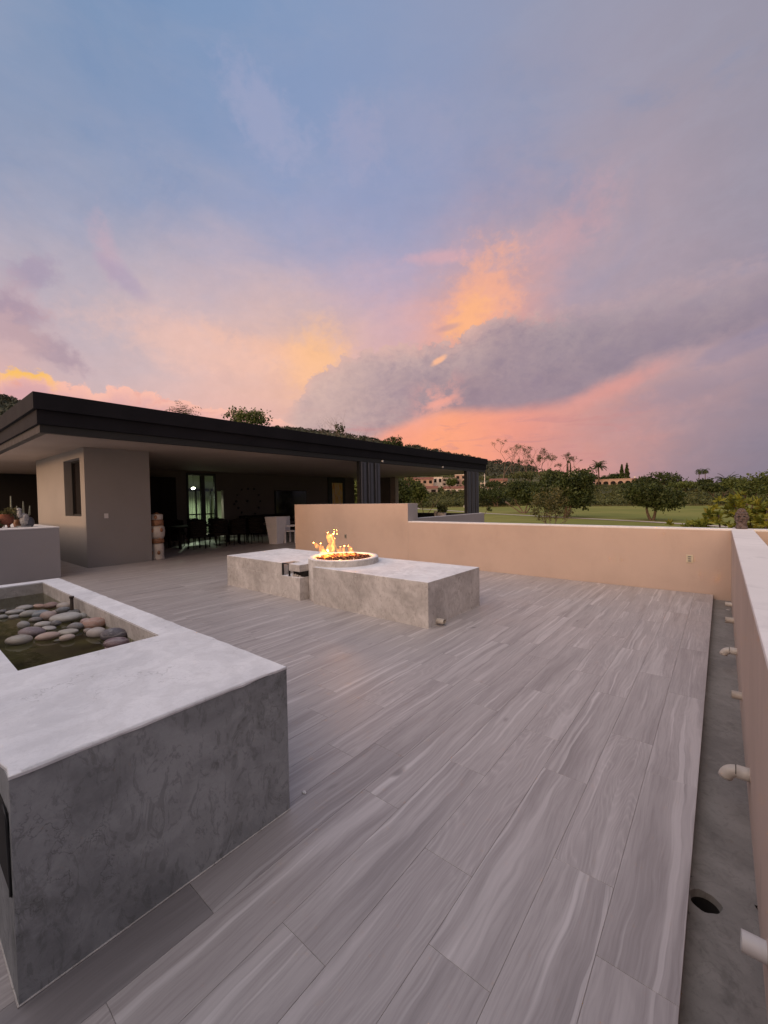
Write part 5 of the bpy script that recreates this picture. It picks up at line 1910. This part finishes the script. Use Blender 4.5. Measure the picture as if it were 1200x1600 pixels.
def bare(name, label, px, base_py, h_px, w_px, r, depth=4, leaves=0, leaf='twig', size=.25, spread=.5, trunks=1, lobes=None, trunk_r=None, bark='bark_pale'):
    base = gz(at(px, base_py, r))
    k = (base - Vector((0, 0, EYE))).dot(B_F) / FPX
    H = h_px * k
    zt_ = at(px, base_py, r).z - base.z
    t = empty(name, base, label, 'tree')
    mb = MB()
    tips = []
    for i in range(trunks):
        s = i - (trunks - 1) / 2
        d = Vector((math.cos(YAW) * s * .5, math.sin(YAW) * s * .5, 1)).normalized()
        branch(mb, Vector((0, 0, -.5)), d, (zt_ + H) / (1 + .74 * (1 - .74 ** depth) / .26) * 1.12, trunk_r or max(.10, H * .022), depth, tips, spread)
    mb.build('trunk', M[bark], t)
    if leaves and tips:
        T = np.array([tuple(q) for q in tips])
        j = RNG.integers(0, len(T), leaves)
        c = T[j] + RNG.normal(size=(leaves, 3)) * H * .035
        ax = rand_dirs(leaves) * size
        ay = np.cross(ax, rand_dirs(leaves))
        link('crown', quads_mesh('crown', c, ax * .7, ay, M[leaf], RNG.random(leaves)), t)
    return t


bare('bare_tree', 'thin open tree with airy brown leaves just right of the roof end', 783, 732, 40, 30, 300, 4, 700, 'leaf_scrub', .42, .6)
bare('bare_tree', 'leafless pale tree with a spreading fork on the ridge', 823, 736, 32, 30, 300, 4, 0, spread=.55, trunks=2)
bare('bare_tree', 'slim leafless tree between the airy tree and the forked one', 803, 735, 26, 10, 300, 3, 0, spread=.35)
bare('bare_tree', 'tall dark tree with clumped tufts leaning right on the ridge', 853, 742, 46, 30, 300, 4, 1500, 'leaf', .42, .55, trunk_r=.45, bark='bark')
bare('bare_tree', 'feathery olive tree just left of the tall clumped tree', 842, 745, 30, 26, 290, 4, 1100, 'leaf_olive', .36, .5)
bare('bare_tree', 'broken dark tree with thin upper tufts beside the cypresses', 876, 744, 30, 22, 310, 4, 900, 'leaf', .42, .45)
bare('bare_tree', 'leafless scrubby tree over the roof left of the knob crowned tree', 493, 685, 26, 22, 230, 4, 0, spread=.6, trunks=2)
bare('bare_tree', 'second leafless scrubby tree close by on the hill over the roof', 507, 688, 28, 14, 235, 4, 0, spread=.45)


def cone_tree(label, px, base_py, top_py, w_px, r, name='cypress', group=None, tiers=0):
    base = gz(at(px, base_py, r))
    k = (base - Vector((0, 0, EYE))).dot(B_F) / FPX
    h = at(px, top_py, r).z - base.z
    W = w_px * k / 2
    t = empty(name, base, label, 'tree', group)
    n = 700
    u = RNG.random(n) ** .8
    a = RNG.uniform(0, 6.283, n)
    prof = W * (1 - u) ** .7 * (1 if not tiers else .55 + .45 * np.abs(np.sin(u * tiers * math.pi)))
    q = prof * (.5 + .5 * RNG.random(n))
    c = np.stack([q * np.cos(a), q * np.sin(a), h * (.06 + .94 * u)], -1)
    ax = rand_dirs(n) * W * .28
    ay = np.cross(ax, rand_dirs(n))
    ay[:, 2] += W * .22
    link('crown', quads_mesh('crown', c, ax, ay, M['leaf'], RNG.random(n)), t)
    MB().tube([(0, 0, -.3), (0, 0, h * .5)], [W * .16, W * .08], 6).build('trunk', M['bark'], t)


for px_, t_, lab in ((886.5, 722, 'left of the two dark cypresses by the white hilltop house'), (891.5, 724, 'right of the two dark cypresses by the white hilltop house')):
    cone_tree(lab, px_, 748, t_, 6, 315, group='cypresses on the ridge')
for px_, t_, lab in ((904.5, 730, 'tallest slim cypress in the row right of the white hilltop house'), (909.5, 735, 'second slim cypress in the row right of the white house'), (914.5, 733, 'third slim cypress in the row right of the white house'), (919.5, 731, 'last slim cypress in the row, nearest the date palm')):
    cone_tree(lab, px_, 752, t_, 4, 320, group='cypresses on the ridge')
cone_tree('left pointed conifer of the pair above the arcaded villa', 971.5, 762, 727, 12, 350, 'conifer', 'pair of conifers above the villa', 5)
cone_tree('right and taller pointed conifer of the pair above the arcaded villa', 979.5, 762, 725, 12, 352, 'conifer', 'pair of conifers above the villa', 5)

SK = [(1042, 764, 58, 737, 300, 'wide dark dome shaped tree on the skyline right of the villa'), (1010, 764, 38, 745, 310, 'low dark tree between the villa and the dome shaped tree'),
      (1100, 768, 26, 750, 290, 'round bush at the foot of the two fan palms'), (1172, 790, 46, 741, 150, 'big mid green tree rising behind the yellow bush'),
      (1205, 790, 40, 736, 140, 'tall green tree cut by the right edge of the photo'), (1120, 775, 40, 757, 230, 'low dark tree right of the fan palms'),
      (960, 762, 30, 741, 360, 'dark tree right behind the arcaded villa'), (948, 765, 26, 745, 370, 'dark bushy tree just right of the date palm'),
      (925, 768, 26, 745, 345, 'dark tree below the cypress row'), (862, 768, 50, 738, 285, 'brownish tree mass under the tall clumped tree'),
      (815, 772, 56, 738, 270, 'wide brown twiggy thicket under the bare trees'), (770, 778, 30, 752, 265, 'dark tree among the hillside houses right of the last post'),
      (706, 775, 16, 749, 262, 'small green tree in front of the tiled houses'), (1065, 770, 40, 755, 270, 'low green tree in front of the dome shaped tree'),
      (990, 770, 36, 756, 290, 'dark green thicket right below the arcaded villa'), (1150, 775, 34, 750, 210, 'leafy tree left of the big mid green one'),
      (735, 776, 20, 752, 258, 'dark round tree hugging the last roof post')]
for i, (px_, b_, w_, t_, r_, lab) in enumerate(SK):
    twig = 'brown' in lab
    px_tree('skyline_tree', lab, px_, b_, w_, t_, (b_ * .35 + t_ * .65) if i > 5 else b_ - 8, r=r_, leaves=1600, size=.55 if r_ > 200 else .36, leaf='leaf_scrub' if twig else ('leaf_mid' if i in (3, 4, 12, 13, 15) else 'leaf'), seed=60 + i, nl=12, trunks=2, depth=1, group='trees along the skyline')

# yellow leaved bush right behind the corner
cb = empty('yellow_bush', (0.35, 10.6, G), 'yellow green broad leaved bush right behind the white wall corner', 'bush')
stem = MB()
tips = []
for k in range(9):
    tx_, ty_, tz_ = [(-.66, .1, 3.98), (-.40, -.1, 4.2), (-.14, .1, 4.55), (.10, .2, 4.2), (.32, -.1, 4.32), (.60, .1, 4.4), (.85, .2, 4.3), (1.15, 0, 4.35), (-.85, .2, 3.95)][k]
    stem.tube([(tx_ * .2, ty_ * .2, 0), (tx_ * .6, ty_, 2.4), (tx_, ty_, tz_)], [.05, .03, .012], 6)
    tips.append((tx_, ty_, tz_))
stem.build('stem', M['bark'], cb)
C_, A_, B_, R_ = [], [], [], []
for tx_, ty_, tz_ in tips:
    for w in range(30):
        base = Vector((tx_ + RNG.normal(0, .17), ty_ + RNG.normal(0, .22), tz_ - abs(RNG.normal(0, .45))))
        tone = RNG.random()
        for k in range(16):
            a = RNG.uniform(0, 6.283)
            e = RNG.uniform(-.1, 1.25)
            d = Vector((math.cos(a) * math.cos(e), math.sin(a) * math.cos(e), math.sin(e)))
            L = RNG.uniform(.045, .085)
            s = d.cross(Vector((RNG.normal(), RNG.normal(), RNG.normal()))).normalized()
            C_.append(base + d * L * .9)
            B_.append(d * L)
            A_.append(s * L * .62)
            R_.append(min(1, max(0, .15 + .75 * tone + RNG.normal(0, .12))))
link('foliage', quads_mesh('foliage', np.array(C_), np.array(A_), np.array(B_), M['leaf_croton'], np.array(R_)), cb)

# ------------------------------------------------------------------ houses on the hillside


def villa(label, px, py_base, w_px, h_px, r, wall, roofm='roof_tile', roof='gable', wins=(3, 1), name='hillside_house', arches=0, turn=0.0, chimney=False, depth=7.0):
    b = at(px, py_base, r)
    b = Vector((b.x, b.y, b.z))
    k = (b - Vector((0, 0, EYE))).dot(B_F) / FPX
    W, H = w_px * k, h_px * k
    a = math.atan2(-b.x, b.y)
    t = empty(name, b, label, 'house', rz=a + turn)
    drop = b.z - float(land(b.x, b.y)) + 1.0
    wl = MB().box(-W / 2, 0, -drop, W / 2, depth, H).build('wall', M[wall], t)
    if roof == 'gable':
        o = .35
        rb = MB()
        rh = min(W, depth) * .16 + .5
        rb.v += [(-W / 2 - o, -o, H), (W / 2 + o, -o, H), (W / 2 + o, depth + o, H), (-W / 2 - o, depth + o, H), (-W / 2 - o, depth / 2, H + rh), (W / 2 + o, depth / 2, H + rh),
                 (-W / 2 - o, -o, H - .15), (W / 2 + o, -o, H - .15), (W / 2 + o, depth + o, H - .15), (-W / 2 - o, depth + o, H - .15)]
        for f in ((0, 1, 5, 4), (2, 3, 4, 5), (0, 4, 3), (1, 2, 5), (6, 7, 1, 0), (7, 8, 2, 1), (8, 9, 3, 2), (9, 6, 0, 3), (6, 9, 8, 7)):
            rb.face(f)
        rf = rb.build('roof', M[roofm], t)
        if chimney:
            MB().box(W * .2, depth * .3, H, W * .2 + .8, depth * .3 + .8, H + rh + 1.2).build('chimney', M['stucco_white'], rf)
    else:
        MB().box(-W / 2 - .2, -.2, H, W / 2 + .2, depth + .2, H + .35).build('roof', M[roofm], t)
    nx, nz = wins
    for i in range(nx):
        for j in range(nz):
            x = -W / 2 + W * (i + .5) / nx
            z = H * (j + .5) / nz
            ww, wh = W / nx * .26, H / nz * .28
            wn = MB().box(x - ww, -.05, z - wh, x + ww, .02, z + wh).build('window', M['window_dark'], t)
            MB().box(x - ww * 1.15, -.10, z - wh * 1.2, x + ww * 1.15, -.051, z - wh).build('sill', M['stucco_white'], wn)
    if arches:
        for i in range(arches):
            x = -W / 2 + W * (i + .5) / arches
            hw_ = W / arches * .36
            mb = MB()
            z0, zs = H * .12, H * .50
            ring = [(x - hw_, z0), (x + hw_, z0), (x + hw_, zs)] + [(x + hw_ * math.cos(q), zs + hw_ * .8 * math.sin(q)) for q in [math.pi * s / 8 for s in range(1, 8)]] + [(x - hw_, zs)]
            n_ = len(ring)
            mb.v += [(p, -.03, q) for p, q in ring] + [(p, .02, q) for p, q in ring]
            mb.face(tuple(range(n_)))
            for s in range(n_):
                mb.face((s, n_ + s, n_ + (s + 1) % n_, (s + 1) % n_))
            mb.build('arch_opening', M['window_dark'], t)
        MB().box(-W / 2 - .3, -.9, -.4, W / 2 + .3, -.1, H * .11).build('balcony', M['stucco_pink'], t)
    return t


HS = [
    ('pink villa with a row of dark arches on the hillside right of the date palm', 958, 760, 50, 11, 335, 'stucco_pink', 'stucco_pink', 'flat', (0, 0), dict(arches=5, name='arcaded_villa')),
    ('small pale annex at the right end of the arcaded villa', 988, 757, 12, 7, 340, 'stucco_white', 'roof_tile', 'gable', (2, 1), dict(chimney=True)),
    ('white hilltop house left of the cypress row', 900, 744, 22, 7, 330, 'stucco_white', 'stucco_white', 'flat', (4, 1), {}),
    ('long low tiled house under the roof edge, furthest left of the hillside', 655, 758, 44, 9, 300, 'stucco_pink', 'roof_tile', 'gable', (5, 1), {}),
    ('red roofed house with a dark carport below the long low one', 664, 773, 40, 10, 285, 'stucco_grey', 'roof_tile', 'gable', (3, 1), {}),
    ('white cube house above the grey balcony house', 684, 756, 15, 10, 310, 'stucco_white', 'stucco_white', 'flat', (2, 1), {}),
    ('grey house with a long balcony in the middle of the hillside group', 702, 760, 22, 13, 305, 'stucco_grey', 'stucco_grey', 'flat', (3, 2), {}),
    ('tall pale pink house high in the hillside group', 720, 758, 18, 16, 312, 'stucco_pink', 'stucco_white', 'flat', (2, 2), {}),
    ('broad red tiled house with white gable end below the pale pink one', 714, 772, 36, 9, 290, 'stucco_white', 'roof_tile', 'gable', (4, 1), dict(turn=.3)),
    ('white house peeping out right of the last roof post', 757, 770, 12, 15, 300, 'stucco_white', 'stucco_white', 'flat', (2, 2), {}),
    ('pink tiled house half hidden by trees right of the roof end', 779, 764, 26, 13, 305, 'stucco_pink', 'roof_tile', 'gable', (3, 2), {}),
    ('low white and red house behind the low spreading tree', 770, 770, 18, 8, 295, 'stucco_white', 'roof_tile', 'gable', (2, 1), dict(turn=-.25)),
    ('dark tiled house wedged at the far left edge of the hillside view', 640, 768, 16, 11, 292, 'stucco_grey', 'roof_tile', 'gable', (2, 1), {}),
]
for lab, px_, pb_, w_, h_, r_, wl_, rm_, rk_, wn_, kw in HS:
    villa(lab, px_, pb_, w_, h_, r_, wl_, rm_, rk_, wn_, **kw)

up_ = empty('utility_pole', gz(at(757.5, 775, 240)), 'pale utility pole standing right of the last roof post', 'pole')
hp = at(757.5, 740, 240).z - up_.location.z
MB().tube([(0, 0, -.3), (0, 0, hp)], [.22, .15], 8).build('pole_shaft', M['stucco_white'], up_)
MB().box(-.9, -.08, hp - 1.0, .9, .08, hp - .85).build('crossarm', M['stucco_grey'], up_)
for px_, py_, lab in ((682, 793, 'white yardage post on the lawn above the potted plant'), (725, 794, 'white yardage post on the lawn next to the last roof post')):
    mp = empty('yardage_post', gz(at(px_, py_, fit_r(px_, py_))), lab, 'post', 'white posts on the lawn')
    MB().tube([(0, 0, -.1), (0, 0, 1.3)], .11, 8).build('post_shaft', M['white_plastic'], mp)
    MB().lathe([(.13, 1.3), (.13, 1.36), (0, 1.42)], n=8).build('post_cap', M['white_plastic'], mp)
